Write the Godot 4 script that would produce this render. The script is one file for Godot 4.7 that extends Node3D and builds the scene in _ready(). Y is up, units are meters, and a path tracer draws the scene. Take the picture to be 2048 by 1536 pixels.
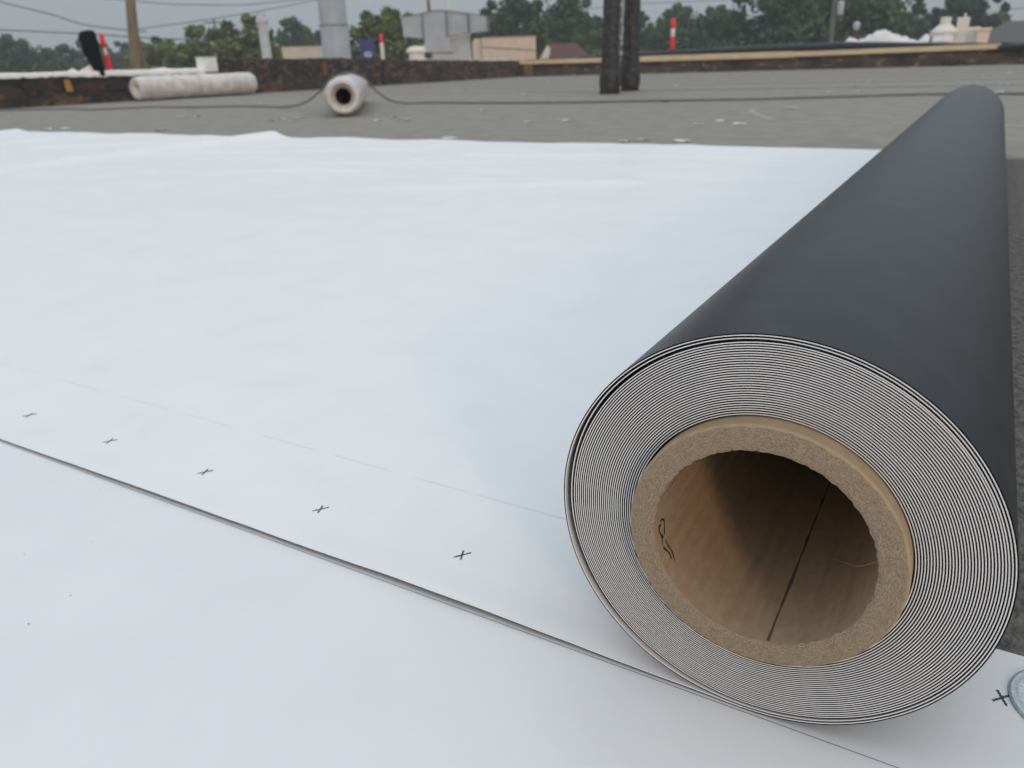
extends Node3D
# A roll of white roofing membrane being rolled out on a flat roof, seen from close by. Metres, y up.
# The roll's axis runs along z (near end at z = 0), the membrane runs along x.

var M := {}
var used := {}
var rng := RandomNumberGenerator.new()

# ------------------------------------------------------------------ naming and metas
func numbered(called: String) -> String:
	if not used.has(called):
		used[called] = 0
		return called
	used[called] += 1
	return "%s_%03d" % [called, used[called]]

func thing(called: String, label: String, category: String, at := Vector3.ZERO, turn := 0.0, group := "") -> Node3D:
	var o := Node3D.new()
	o.name = numbered(called)
	add_child(o, true)
	o.position = at
	o.rotation.y = turn
	tag(o, label, category, group)
	return o

func tag(o: Node, label: String, category: String, group := "") -> void:
	o.set_meta("label", label)
	o.set_meta("category", category)
	if group != "":
		o.set_meta("group", group)

func setting(o: Node, label: String, category: String) -> void:
	tag(o, label, category)
	o.set_meta("kind", "structure")

func obj(called: String, st: SurfaceTool, material: Material, parent: Node = null) -> MeshInstance3D:
	st.generate_normals()
	return mesh_obj(called, st.commit(), material, parent)

func mesh_obj(called: String, mesh: Mesh, material: Material, parent: Node = null) -> MeshInstance3D:
	var o := MeshInstance3D.new()
	o.mesh = mesh
	o.material_override = material
	if parent == null:
		o.name = numbered(called)
		add_child(o, true)
	else:
		o.name = called
		parent.add_child(o, true)
	return o

# ------------------------------------------------------------------ materials
func lin(r: float, g: float, b: float) -> Color:
	return Color(r, g, b).linear_to_srgb()

func mat(r: float, g: float, b: float, rough := 0.8, spec := 0.5) -> StandardMaterial3D:
	var m := StandardMaterial3D.new()
	m.albedo_color = lin(r, g, b)
	m.roughness = rough
	m.metallic_specular = spec
	return m

func noise(seed_: int, freq: float, octaves := 4) -> FastNoiseLite:
	var n := FastNoiseLite.new()
	n.seed = seed_
	n.frequency = freq
	n.noise_type = FastNoiseLite.TYPE_SIMPLEX
	n.fractal_octaves = octaves
	return n

func noise_tex(seed_: int, freq: float, colors: Array, stops: Array, size := 512, octaves := 5) -> NoiseTexture2D:
	var t := NoiseTexture2D.new()
	t.width = size
	t.height = size
	t.seamless = true
	t.noise = noise(seed_, freq, octaves)
	var g := Gradient.new()
	var cs := PackedColorArray()
	var os := PackedFloat32Array()
	for i in colors.size():
		cs.append(colors[i])
		os.append(stops[i])
	g.colors = cs
	g.offsets = os
	t.color_ramp = g
	return t

func normal_tex(seed_: int, freq: float, strength: float, size := 512, octaves := 4) -> NoiseTexture2D:
	var t := NoiseTexture2D.new()
	t.width = size
	t.height = size
	t.seamless = true
	t.as_normal_map = true
	t.bump_strength = strength
	t.noise = noise(seed_, freq, octaves)
	return t

func triplanar(m: StandardMaterial3D, scale_: float) -> StandardMaterial3D:
	m.uv1_triplanar = true
	m.uv1_world_triplanar = true
	m.uv1_scale = Vector3.ONE * scale_
	return m

func textured(t: Texture2D, rough := 0.85) -> StandardMaterial3D:
	var m := StandardMaterial3D.new()
	m.albedo_texture = t
	m.roughness = rough
	return m

func with_normal(m: StandardMaterial3D, t: Texture2D, s := 1.0) -> StandardMaterial3D:
	m.normal_enabled = true
	m.normal_texture = t
	m.normal_scale = s
	return m

# ------------------------------------------------------------------ shapes
func tool() -> SurfaceTool:
	var st := SurfaceTool.new()
	st.begin(Mesh.PRIMITIVE_TRIANGLES)
	return st

func vert(st: SurfaceTool, p: Vector3, uv := Vector2.ZERO) -> void:
	st.set_uv(uv)
	st.add_vertex(p)

func quad(st: SurfaceTool, a: Vector3, b: Vector3, c: Vector3, d: Vector3, ua := Vector2.ZERO, ub := Vector2.ZERO, uc := Vector2.ZERO, ud := Vector2.ZERO) -> void:
	vert(st, a, ua); vert(st, b, ub); vert(st, c, uc)
	vert(st, a, ua); vert(st, c, uc); vert(st, d, ud)

func flat(st: SurfaceTool) -> void:
	st.set_smooth_group(-1)

func box(st: SurfaceTool, c: Vector3, s: Vector3, b := Basis()) -> void:
	flat(st)
	var p := []
	for i in 8:
		p.append(c + b * (s * 0.5 * Vector3(1 if i & 1 else -1, 1 if i & 2 else -1, 1 if i & 4 else -1)))
	for f in [[0, 2, 3, 1], [4, 5, 7, 6], [0, 1, 5, 4], [2, 6, 7, 3], [0, 4, 6, 2], [1, 3, 7, 5]]:
		quad(st, p[f[0]], p[f[3]], p[f[2]], p[f[1]])

# a box with bevelled long edges, its length along local x
func beam(st: SurfaceTool, c: Vector3, s: Vector3, bev: float, b := Basis()) -> void:
	var h := s * 0.5
	var poly := PackedVector2Array([Vector2(-h.z + bev, -h.y), Vector2(h.z - bev, -h.y), Vector2(h.z, -h.y + bev), Vector2(h.z, h.y - bev), Vector2(h.z - bev, h.y), Vector2(-h.z + bev, h.y), Vector2(-h.z, h.y - bev), Vector2(-h.z, -h.y + bev)])
	prism(st, poly, s.x, Transform3D(b * Basis(Vector3.UP, PI / 2), c))

# polygon in local x, y, extruded along local z, centred
func prism(st: SurfaceTool, poly: PackedVector2Array, depth: float, xf := Transform3D()) -> void:
	flat(st)
	var n := poly.size()
	var tri := Geometry2D.triangulate_polygon(poly)
	for k in range(0, tri.size(), 3):
		for s in [1.0, -1.0]:
			var ids := [tri[k], tri[k + 1], tri[k + 2]]
			var a: Vector2 = poly[ids[0]]
			var bb: Vector2 = poly[ids[1]]
			var cc: Vector2 = poly[ids[2]]
			if ((bb - a).cross(cc - a) > 0) == (s > 0):
				ids.reverse()
			for i in ids:
				vert(st, xf * Vector3(poly[i].x, poly[i].y, depth * 0.5 * s), poly[i])
	for i in n:
		var a: Vector2 = poly[i]
		var bb: Vector2 = poly[(i + 1) % n]
		quad(st, xf * Vector3(a.x, a.y, depth * 0.5), xf * Vector3(a.x, a.y, -depth * 0.5), xf * Vector3(bb.x, bb.y, -depth * 0.5), xf * Vector3(bb.x, bb.y, depth * 0.5))

func ring_basis(d: Vector3) -> Basis:
	var up := Vector3.UP if absf(d.y) < 0.95 else Vector3.RIGHT
	var x := up.cross(d).normalized()
	return Basis(x, d.cross(x).normalized(), d)

func tube(st: SurfaceTool, pts: Array, rads: Array, n := 8, caps := true) -> void:
	st.set_smooth_group(1)
	var rings := []
	for i in pts.size():
		var d: Vector3 = (pts[mini(i + 1, pts.size() - 1)] - pts[maxi(i - 1, 0)]).normalized()
		var b := ring_basis(d)
		var ring := []
		for k in n:
			var a := TAU * k / n
			ring.append(pts[i] + b.x * cos(a) * rads[mini(i, rads.size() - 1)] + b.y * sin(a) * rads[mini(i, rads.size() - 1)])
		rings.append(ring)
	for i in pts.size() - 1:
		for k in n:
			var k2 := (k + 1) % n
			quad(st, rings[i][k], rings[i + 1][k], rings[i + 1][k2], rings[i][k2], Vector2(float(k) / n, i), Vector2(float(k) / n, i + 1), Vector2(float(k + 1) / n, i + 1), Vector2(float(k + 1) / n, i))
	if caps:
		flat(st)
		for e in [0, pts.size() - 1]:
			for k in n:
				var k2 := (k + 1) % n
				if e == 0:
					vert(st, pts[e]); vert(st, rings[e][k]); vert(st, rings[e][k2])
				else:
					vert(st, pts[e]); vert(st, rings[e][k2]); vert(st, rings[e][k])

# profile of (radius, height) turned round local y; every step flat = sharp edges between rings kept
func lathe(st: SurfaceTool, prof: Array, n := 24, xf := Transform3D(), smooth := true) -> void:
	for i in prof.size() - 1:
		if smooth:
			st.set_smooth_group(10 + i)
		else:
			flat(st)
		for k in n:
			var a0 := TAU * k / n
			var a1 := TAU * (k + 1) / n
			var p: Vector2 = prof[i]
			var r: Vector2 = prof[i + 1]
			quad(st, xf * Vector3(p.x * cos(a0), p.y, p.x * sin(a0)), xf * Vector3(p.x * cos(a1), p.y, p.x * sin(a1)), xf * Vector3(r.x * cos(a1), r.y, r.x * sin(a1)), xf * Vector3(r.x * cos(a0), r.y, r.x * sin(a0)),
				Vector2(float(k) / n, p.y), Vector2(float(k + 1) / n, p.y), Vector2(float(k + 1) / n, r.y), Vector2(float(k) / n, r.y))

# rows of points -> smooth surface
func surface(st: SurfaceTool, rows: Array, group := 1, flip := false) -> void:
	st.set_smooth_group(group)
	for i in rows.size() - 1:
		for j in rows[i].size() - 1:
			var ua := Vector2(float(j) / (rows[i].size() - 1), float(i) / (rows.size() - 1))
			var du := Vector2(1.0 / (rows[i].size() - 1), 0)
			var dv := Vector2(0, 1.0 / (rows.size() - 1))
			if flip:
				quad(st, rows[i][j], rows[i + 1][j], rows[i + 1][j + 1], rows[i][j + 1], ua, ua + dv, ua + du + dv, ua + du)
			else:
				quad(st, rows[i][j], rows[i][j + 1], rows[i + 1][j + 1], rows[i + 1][j], ua, ua + du, ua + du + dv, ua + dv)

# ------------------------------------------------------------------ the membrane
const RO := 0.12          # outer radius of the roll
const PITCH := 0.00135    # one turn
const THICK := 0.00129
const TURNS := 32.0
const LEN := 3.148
const Y0 := 0.0006        # underside of the membrane on the sheet below

var loose_s := [0.0, 0.25, 0.5, 0.64, 0.75, 0.82, 0.9, 1.0, 1.25, 1.5, 1.64, 1.75, 1.82, 1.9, 2.0, 2.25, 2.5]
var loose_d := [0.0, 0.0, 0.0, 0.0001, -0.0009, -0.0015, -0.0011, 0.0005, 0.0001, 0.0002, 0.0007, 0.0020, 0.0027, 0.0024, 0.0018, 0.0001, 0.0008]

func loose(s: float) -> float:
	for i in loose_s.size() - 1:
		if s <= loose_s[i + 1]:
			var t: float = (s - loose_s[i]) / (loose_s[i + 1] - loose_s[i])
			t = t * t * (3 - 2 * t)
			return lerpf(loose_d[i], loose_d[i + 1], t)
	return 0.0014 + 0.0014 * cos(-PI / 2 + TAU * s - deg_to_rad(205.0))

func spiral(s: float, inward: float) -> Vector2:
	var r := RO - PITCH * s - loose(s) - inward
	var a := -PI / 2 + TAU * s
	return Vector2(r * cos(a), Y0 + RO + r * sin(a))

# ridges in the laid sheet: from, to, height at from, height at to, half width
var ridges := [
	[Vector2(-3.74, -0.7), Vector2(-3.66, -3.2), 0.003, 0.038, 0.085],
	[Vector2(-6.15, -1.9), Vector2(-6.42, -3.2), 0.003, 0.024, 0.10],
	[Vector2(-1.72, -1.62), Vector2(-0.92, -2.02), 0.004, 0.012, 0.045],
	[Vector2(-2.9, -1.75), Vector2(-1.95, -2.02), 0.004, 0.011, 0.05],
	[Vector2(-2.45, -2.15), Vector2(-1.5, -2.42), 0.009, 0.008, 0.05],
	[Vector2(-3.4, -2.3), Vector2(-2.3, -2.75), 0.011, 0.008, 0.05],
	[Vector2(-4.7, -2.3), Vector2(-3.95, -2.8), 0.013, 0.009, 0.06],
	[Vector2(-5.6, -2.2), Vector2(-5.0, -3.1), 0.006, 0.010, 0.07],
	[Vector2(-2.2, -1.22), Vector2(-1.05, -1.0), 0.002, 0.004, 0.08],
	[Vector2(-1.9, -2.6), Vector2(-0.7, -2.8), 0.010, 0.006, 0.05],
	[Vector2(-3.3, -2.9), Vector2(-2.5, -3.0), 0.008, 0.007, 0.05],
]
var wave_noise: FastNoiseLite

func laid(x: float, z: float) -> float:
	var near := smoothstep(0.0, 0.03, -x)
	var far_off := smoothstep(0.10, 1.2, -x)
	var lift := 0.0036 * exp(-pow((x + 0.215) / 0.145, 2.0)) + 0.0021 * exp(-pow((x + 0.52) / 0.2, 2.0)) + 0.0008 * smoothstep(0.1, 0.7, -x)
	lift *= exp(-pow(z / 0.024, 2.0)) * near
	var h := lift
	for r in ridges:
		var a: Vector2 = r[0]
		var d: Vector2 = r[1] - a
		var q := Vector2(x, z) - a
		var t := clampf(q.dot(d) / d.length_squared(), 0.0, 1.0)
		var off := (q - d * t).length()
		var w: float = r[4]
		if off < w * 3:
			h += lerpf(r[2], r[3], t) * exp(-off * off / (w * w))
	var w1 := wave_noise.get_noise_2d(x * 1.1 + z * 0.5, z * 2.1 - x * 0.3)
	h += maxf(0.0, w1 + 0.15) * (0.0045 + 0.006 * smoothstep(1.2, 2.4, -z)) * far_off * smoothstep(0.15, 1.0, -z)
	return h

func build_roll() -> Node3D:
	wave_noise = noise(5, 0.9, 3)
	var root := thing("membrane_roll", "large roll of white-faced black-backed roofing membrane partly rolled out, on cardboard core", "membrane roll")
	# wound part: every turn is real, black outside and white inside
	var jag := noise(8, 2.5, 3)
	var seg := 132
	var n := int(TURNS * seg)
	var black := tool()
	var white := tool()
	var cut := tool()
	var prev := []
	for i in n + 1:
		var s := float(i) / seg
		var o := spiral(s, 0.0)
		var m_ := spiral(s, THICK * 0.60)
		var w := spiral(s, THICK)
		var zn := 0.00016 * jag.get_noise_1d(s * 0.9) + 0.00007 * jag.get_noise_1d(s * 9.0)
		var zb := zn - 0.0001   # the black ply is cut a little shorter than the white one
		var cur := [Vector3(o.x, o.y, zb), Vector3(m_.x, m_.y, zb), Vector3(w.x, w.y, zn), Vector3(o.x, o.y, -LEN + zn * 4), Vector3(m_.x, m_.y, -LEN + zn * 4), Vector3(w.x, w.y, -LEN + zn * 4), Vector3(m_.x, m_.y, zn)]
		if i > 0:
			cut.set_smooth_group(2)
			quad(cut, prev[0], prev[1], cur[1], cur[0])
			quad(cut, prev[3], cur[3], cur[4], prev[4])
			white.set_smooth_group(2)
			quad(white, prev[6], prev[2], cur[2], cur[6])
			quad(white, prev[4], cur[4], cur[5], prev[5])
			black.set_smooth_group(1)
			quad(black, prev[0], cur[0], cur[3], prev[3])
			white.set_smooth_group(3)
			quad(white, prev[1], prev[6], cur[6], cur[1])
			white.set_smooth_group(1)
			quad(white, prev[2], prev[5], cur[5], cur[2])
		prev = cur
	var wb := obj("wound_backing", black, M.black_tpo, root)
	wb.set_meta("label", "dark grey satin back of the wound membrane")
	obj("wound_backing_edge", cut, M.black_cut, root).set_meta("label", "black lines between the white layers at the roll's end")
	var ww := obj("wound_face", white, M.white_tpo, root)
	ww.set_meta("label", "white layers showing at the end of the roll")
	# laid part: from the underside of the roll to the left
	var xs := []
	var x := 0.0
	while x > -9.5:
		xs.append(x)
		x -= 0.008 if x > -0.6 else (0.02 if x > -1.5 else 0.035)
	var zs := []
	var z := 0.0
	while z > -LEN:
		zs.append(z)
		z -= 0.007 if z > -0.14 else 0.032
	zs.append(-LEN)
	var top := []
	var bottom := []
	var mid_near := []
	var mid_far := []
	for iz in zs.size():
		var rt := []
		var rb := []
		for xx in xs:
			var y := Y0 + laid(xx, zs[iz])
			var wob := 0.0
			if iz == 0 or iz == zs.size() - 1:
				wob = 0.0006 * jag.get_noise_1d(xx * 2.0)
			rt.append(Vector3(xx, y + THICK, zs[iz] + wob))
			rb.append(Vector3(xx, y, zs[iz] + wob))
			if iz == 0:
				mid_near.append(Vector3(xx, y + THICK * 0.47, wob))
			if iz == zs.size() - 1:
				mid_far.append(Vector3(xx, y + THICK * 0.47, zs[iz] + wob))
		top.append(rt)
		bottom.append(rb)
	var wf := tool()
	surface(wf, top, 1)
	surface(wf, [mid_near, top[0]], 2)
	surface(wf, [top[-1], mid_far], 3)
	var face := obj("laid_face", wf, M.white_tpo_sheet, root)
	face.set_meta("label", "white top of the membrane rolled out flat")
	var bf := tool()
	surface(bf, bottom, 1, true)
	surface(bf, [bottom[0], mid_near], 2)
	surface(bf, [mid_far, bottom[-1]], 3)
	obj("laid_backing", bf, M.black_tpo, root)
	# printed crosses every six inches and the printed guide line
	for k in 20:
		var cx := -0.2386 - 0.1531 * k
		var st := tool()
		for d in [[-0.0045, 0.0058, 0.0045, -0.0062], [0.0024, 0.0060, -0.0026, -0.0056]]:
			stroke(st, Vector2(cx + d[0], -0.0529 + d[1]), Vector2(cx + d[2], -0.0529 + d[3]), 0.0014, 30 + k)
		obj("printed_cross", st, M.ink, face)
	var dx := -0.13
	rng.seed = 77
	while dx > -5.0:
		var l := rng.randf_range(0.02, 0.10)
		var dash := tool()
		stroke(dash, Vector2(dx, -0.1388), Vector2(dx - l, -0.1388), 0.00055, 5)
		obj("printed_dash", dash, M.pale_ink, face)
		dx -= l + rng.randf_range(0.004, 0.05)
	build_core(root)
	return root

# a thin printed line following the laid sheet
func stroke(st: SurfaceTool, a: Vector2, b: Vector2, w: float, sd: int) -> void:
	flat(st)
	var nse := noise(sd, 180.0, 2)
	var n := maxi(2, int(a.distance_to(b) / 0.0011)) if w > 0.001 else maxi(1, int(a.distance_to(b) / 0.02))
	var side := (b - a).normalized().orthogonal()
	var prev := []
	for i in n + 1:
		var q := a.lerp(b, float(i) / n)
		var ww := w * 0.5 * (1.0 + 0.45 * nse.get_noise_2d(q.x * 8.0, q.y * 8.0) + (0.28 if i % 2 == 0 else -0.1)) if w > 0.001 else w * 0.5
		var y := Y0 + THICK + laid(q.x, q.y) + 0.00025
		var cur := [Vector3(q.x + side.x * ww, y, q.y + side.y * ww), Vector3(q.x - side.x * ww, y, q.y - side.y * ww)]
		if i > 0:
			quad(st, prev[0], cur[0], cur[1], prev[1])
		prev = cur

func build_core(root: Node3D) -> void:
	var cy := 0.1212
	var cx := 0.0018
	var rough := noise(21, 1.0, 4)
	var n := 220
	var za := 0.0105
	var outer := tool()
	var face := tool()
	var inner := tool()
	var ro := 0.0736
	var ri := 0.0588
	# outer wrap that shows between the face and the innermost turn, end face, inner wall
	for k in n:
		var pts := []
		for e in 2:
			var kk := (k + e) % n
			var a := TAU * kk / n
			var c := Vector2(cos(a), sin(a))
			var j1 := 0.0007 * rough.get_noise_2d(c.x * 6.0, c.y * 6.0) + 0.0004 * rough.get_noise_2d(c.x * 40.0, c.y * 40.0)
			var j2 := 0.0006 * rough.get_noise_2d(c.x * 9.0 + 20.0, c.y * 9.0) + 0.00055 * rough.get_noise_2d(c.x * 55.0, c.y * 55.0 + 9.0)
			var row := []
			row.append(Vector3(cx + ro * c.x, cy + ro * c.y, -LEN))                  # 0
			row.append(Vector3(cx + ro * c.x, cy + ro * c.y, za - 0.0013))           # 1
			row.append(Vector3(cx + (ro - 0.0011 + j1) * c.x, cy + (ro - 0.0011 + j1) * c.y, za + j1 * 0.4))      # 2
			for f in 6:                                                              # 3..8 across the face
				var r := lerpf(ro - 0.0018, ri + 0.0008, f / 5.0)
				var zz := za + 0.0002 + 0.0007 * rough.get_noise_2d(a * 8.0 + f * 11.0, f * 4.0) + 0.0005 * rough.get_noise_2d(a * 60.0, f * 9.0)
				row.append(Vector3(cx + r * c.x, cy + r * c.y, zz))
			row.append(Vector3(cx + (ri + j2) * c.x, cy + (ri + j2) * c.y, za - 0.0006))   # 9
			row.append(Vector3(cx + ri * c.x, cy + ri * c.y, za - 0.004))            # 10
			row.append(Vector3(cx + ri * c.x, cy + ri * c.y, -0.6))                  # 11
			row.append(Vector3(cx + ri * c.x, cy + ri * c.y, -LEN))                  # 12
			pts.append(row)
		var u0 := float(k) / n
		var u1 := float(k + 1) / n
		for i in 12:
			var st := outer if i < 2 else (face if i < 9 else inner)
			st.set_smooth_group(1 if i < 1 else (2 if i < 2 else (3 if i < 9 else 4)))
			var v0 := i / 9.0
			var v1 := (i + 1) / 9.0
			if i >= 9:
				v0 = -pts[0][i].z * 9.0
				v1 = -pts[0][i + 1].z * 9.0
			quad(st, pts[0][i], pts[1][i], pts[1][i + 1], pts[0][i + 1], Vector2(u0 * 6, v0), Vector2(u1 * 6, v0), Vector2(u1 * 6, v1), Vector2(u0 * 6, v1))
		face.set_smooth_group(5)
		quad(face, pts[0][12], pts[1][12], pts[1][0], pts[0][0])
	var core := Node3D.new()
	core.name = "cardboard_core"
	root.add_child(core, true)
	core.set_meta("label", "thick brown cardboard tube at the heart of the roll")
	obj("outer_ply", outer, M.kraft_outer, core)
	obj("cut_face", face, M.kraft_face, core)
	obj("inner_ply", inner, M.kraft_inner, core)
	# butt seams of the inner ply, running along the tube
	var at := func(deg: float, zz: float, lift := 0.0002) -> Vector3:
		return Vector3(cx + (ri - lift) * cos(deg_to_rad(deg)), cy + (ri - lift) * sin(deg_to_rad(deg)), zz)
	var edge := noise(31, 30.0, 3)
	for sd in [[-80.2, 0.95, 11], [165.5, 0.45, 12]]:
		var st := tool()
		flat(st)
		for i in 120:
			var z0: float = 0.0085 - i * 0.004
			var z1: float = 0.0085 - (i + 1) * 0.004
			var w0: float = sd[1] * (0.75 + 0.6 * edge.get_noise_2d(z0, sd[2]))
			var w1: float = sd[1] * (0.75 + 0.6 * edge.get_noise_2d(z1, sd[2]))
			var j0: float = sd[0] + 0.3 * edge.get_noise_2d(z0 * 0.4, sd[2] + 40.0)
			var j1: float = sd[0] + 0.3 * edge.get_noise_2d(z1 * 0.4, sd[2] + 40.0)
			quad(st, at.call(j0 - w0, z0), at.call(j1 - w1, z1), at.call(j1 + w1, z1), at.call(j0 + w0, z0))
		obj("ply_seam", st, M.seam_dark, core)
	# dark marker scribble just inside the mouth: a loop and two strokes
	var mk := tool()
	flat(mk)
	var loops := [[], [], []]
	for i in 17:
		var t := TAU * i / 16.0
		loops[0].append(Vector2(-170.5 + 5.6 * cos(t), -0.0012 + 0.0042 * sin(t) * (1.0 + 0.2 * cos(3 * t))))
	for i in 9:
		loops[1].append(Vector2(lerpf(-166.0, -150.5, i / 8.0), 0.0005 + 0.0022 * sin(i * 0.7)))
		loops[2].append(Vector2(lerpf(-164.0, -148.0, i / 8.0), -0.0040 + 0.0011 * sin(i * 0.9)))
	rng.seed = 4
	for l in loops:
		for i in l.size() - 1:
			if rng.randf() < 0.14:
				continue
			var p0: Vector2 = l[i]
			var p1: Vector2 = l[i + 1]
			var dir := Vector2((p1.x - p0.x) * 0.001026, p1.y - p0.y).normalized()
			var sid := Vector2(-dir.y / 0.001026, dir.x) * rng.randf_range(0.00035, 0.0008)
			quad(mk, at.call(p0.x - sid.x, p0.y - sid.y, 0.0003), at.call(p1.x - sid.x, p1.y - sid.y, 0.0003), at.call(p1.x + sid.x, p1.y + sid.y, 0.0003), at.call(p0.x + sid.x, p0.y + sid.y, 0.0003))
	for b in [[-166.5, 0.0008, 0.0012], [-173.5, 0.0012, 0.0009]]:
		quad(mk, at.call(b[0] - 0.9, b[1] - b[2], 0.0003), at.call(b[0] - 0.9, b[1] + b[2], 0.0003), at.call(b[0] + 0.9, b[1] + b[2], 0.0003), at.call(b[0] + 0.9, b[1] - b[2], 0.0003))
	obj("marker_scribble", mk, M.marker_brown, core)
	# loose paper fibres on the cut face and one long one inside
	var fib := tool()
	rng.seed = 15
	for i in 70:
		var a := rng.randf() * TAU
		var r := rng.randf_range(ri + 0.0002, ro - 0.001)
		var p := Vector3(cx + r * cos(a), cy + r * sin(a), za + 0.0006)
		var l := rng.randf_range(0.0015, 0.0055)
		var d := Vector3(-sin(a), cos(a), 0) * l * (1.0 if rng.randf() < 0.5 else -1.0) + Vector3(cos(a), sin(a), 0) * l * rng.randf_range(-0.4, 0.4)
		tube(fib, [p, p + d * 0.5 + Vector3(0, 0, rng.randf_range(0.0002, 0.0009)), p + d + Vector3(0, 0, rng.randf_range(-0.0002, 0.0006))], [0.00011, 0.0001, 0.00006], 4, false)
	obj("paper_fibres", fib, M.fibre, core).set_meta("kind", "stuff")
	var hair := tool()
	tube(hair, [at.call(-3.0, -0.012, 0.0005), at.call(-10.0, -0.022, 0.003), at.call(-24.0, -0.036, 0.004), at.call(-37.0, -0.05, 0.003), at.call(-48.0, -0.062, 0.004), at.call(-58.0, -0.074, 0.002)], [0.0002, 0.00018, 0.00018, 0.00016, 0.00014, 0.0001], 5, false)
	obj("loose_fibre", hair, M.fibre, core)

# ------------------------------------------------------------------ trees
func leaf_cloud(blobs: Array, per: int, leaf: float, tone: Color, vary: float, sd: int) -> ArrayMesh:
	var r := RandomNumberGenerator.new()
	r.seed = sd
	var v := PackedVector3Array()
	var nn := PackedVector3Array()
	var col := PackedColorArray()
	for b in blobs:
		var c: Vector3 = b[0]
		var rad: float = b[1]
		var bt := 1.0 + vary * r.randf_range(-1.0, 1.0)
		for k in per:
			var d := Vector3(r.randfn(), r.randfn(), r.randfn()).normalized()
			var p := c + Vector3(d.x, d.y * 0.8, d.z) * rad * pow(r.randf(), 0.4) * r.randf_range(0.8, 1.15)
			var nrm := (d * 0.7 + Vector3(r.randfn(), r.randfn() + 0.5, r.randfn()) * 0.7).normalized()
			var bs := ring_basis(nrm)
			var sp := r.randf() * TAU
			var sz := leaf * r.randf_range(0.55, 1.25)
			var ex := (bs.x * cos(sp) + bs.y * sin(sp)) * sz
			var ey := (bs.y * cos(sp) - bs.x * sin(sp)) * sz * 0.55
			var f := bt * r.randf_range(0.7, 1.3)
			var cc := Color(tone.r * f * r.randf_range(0.9, 1.12), tone.g * f, tone.b * f * r.randf_range(0.85, 1.15))
			for t in [p - ex, p + ey, p + ex, p - ex, p + ex, p - ey]:
				v.append(t)
				nn.append(nrm)
				col.append(cc)
	var arr := []
	arr.resize(Mesh.ARRAY_MAX)
	arr[Mesh.ARRAY_VERTEX] = v
	arr[Mesh.ARRAY_NORMAL] = nn
	arr[Mesh.ARRAY_COLOR] = col
	var mesh := ArrayMesh.new()
	mesh.add_surface_from_arrays(Mesh.PRIMITIVE_TRIANGLES, arr)
	return mesh

func tree(label: String, x: float, z: float, top: float, half: float, tone: Color, sd: int, slim := 1.0, clumps := 46, bottom := -3.2, called := "tree") -> void:
	var g := -5.0
	var t := thing(called, label, "tree", Vector3(x, g, z), 0.0, "trees beyond the roof")
	var r := RandomNumberGenerator.new()
	r.seed = sd
	var cy := (top + bottom) * 0.5 - g
	var ry := (top - bottom) * 0.5
	var blobs := []
	for i in clumps:
		var d := Vector3(r.randfn(), r.randfn(), r.randfn()).normalized()
		var f := pow(r.randf(), 0.38)
		var hgt := d.y * f
		var wide := sqrt(clampf(1.0 - maxf(0.0, hgt) * (0.25 + 0.6 * (slim - 1.0)), 0.15, 1.0))
		var q := Vector3(d.x * half * 0.92 * f * wide, cy + hgt * (ry - half * 0.18), d.z * half * 0.92 * f * wide)
		blobs.append([q, half * r.randf_range(0.20, 0.36)])
	# a few sprays that break the outline
	for i in 22:
		var d := Vector3(r.randfn(), absf(r.randfn()) + 0.2, r.randfn()).normalized()
		blobs.append([Vector3(d.x * half * 1.02, cy + d.y * ry * 0.98, d.z * half * 1.02), half * r.randf_range(0.07, 0.15)])
	blobs.append([Vector3(half * 0.1, top - g - half * 0.16, 0), half * 0.17])
	var wood := tool()
	var h := cy + ry * 0.35
	tube(wood, [Vector3.ZERO, Vector3(0.05, h * 0.4, 0.03), Vector3(-0.06, h * 0.75, -0.05), Vector3(0.04, h, 0.02)], [half * 0.10 + 0.06, half * 0.075 + 0.04, half * 0.05 + 0.02, 0.03], 8)
	for i in 9:
		var b: Vector3 = blobs[r.randi() % clumps][0]
		var s := Vector3(0, clampf(b.y * r.randf_range(0.45, 0.75), 0.8, h * 0.9), 0)
		tube(wood, [s, s.lerp(b, 0.5) + Vector3(0, 0.15, 0), b], [half * 0.035 + 0.02, half * 0.022 + 0.012, 0.012], 6)
	obj("trunk", wood, M.bark, t)
	mesh_obj("crown", leaf_cloud(blobs, 135, 0.125 + half * 0.016, tone, 0.34, sd + 100), M.leaf, t)

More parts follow.
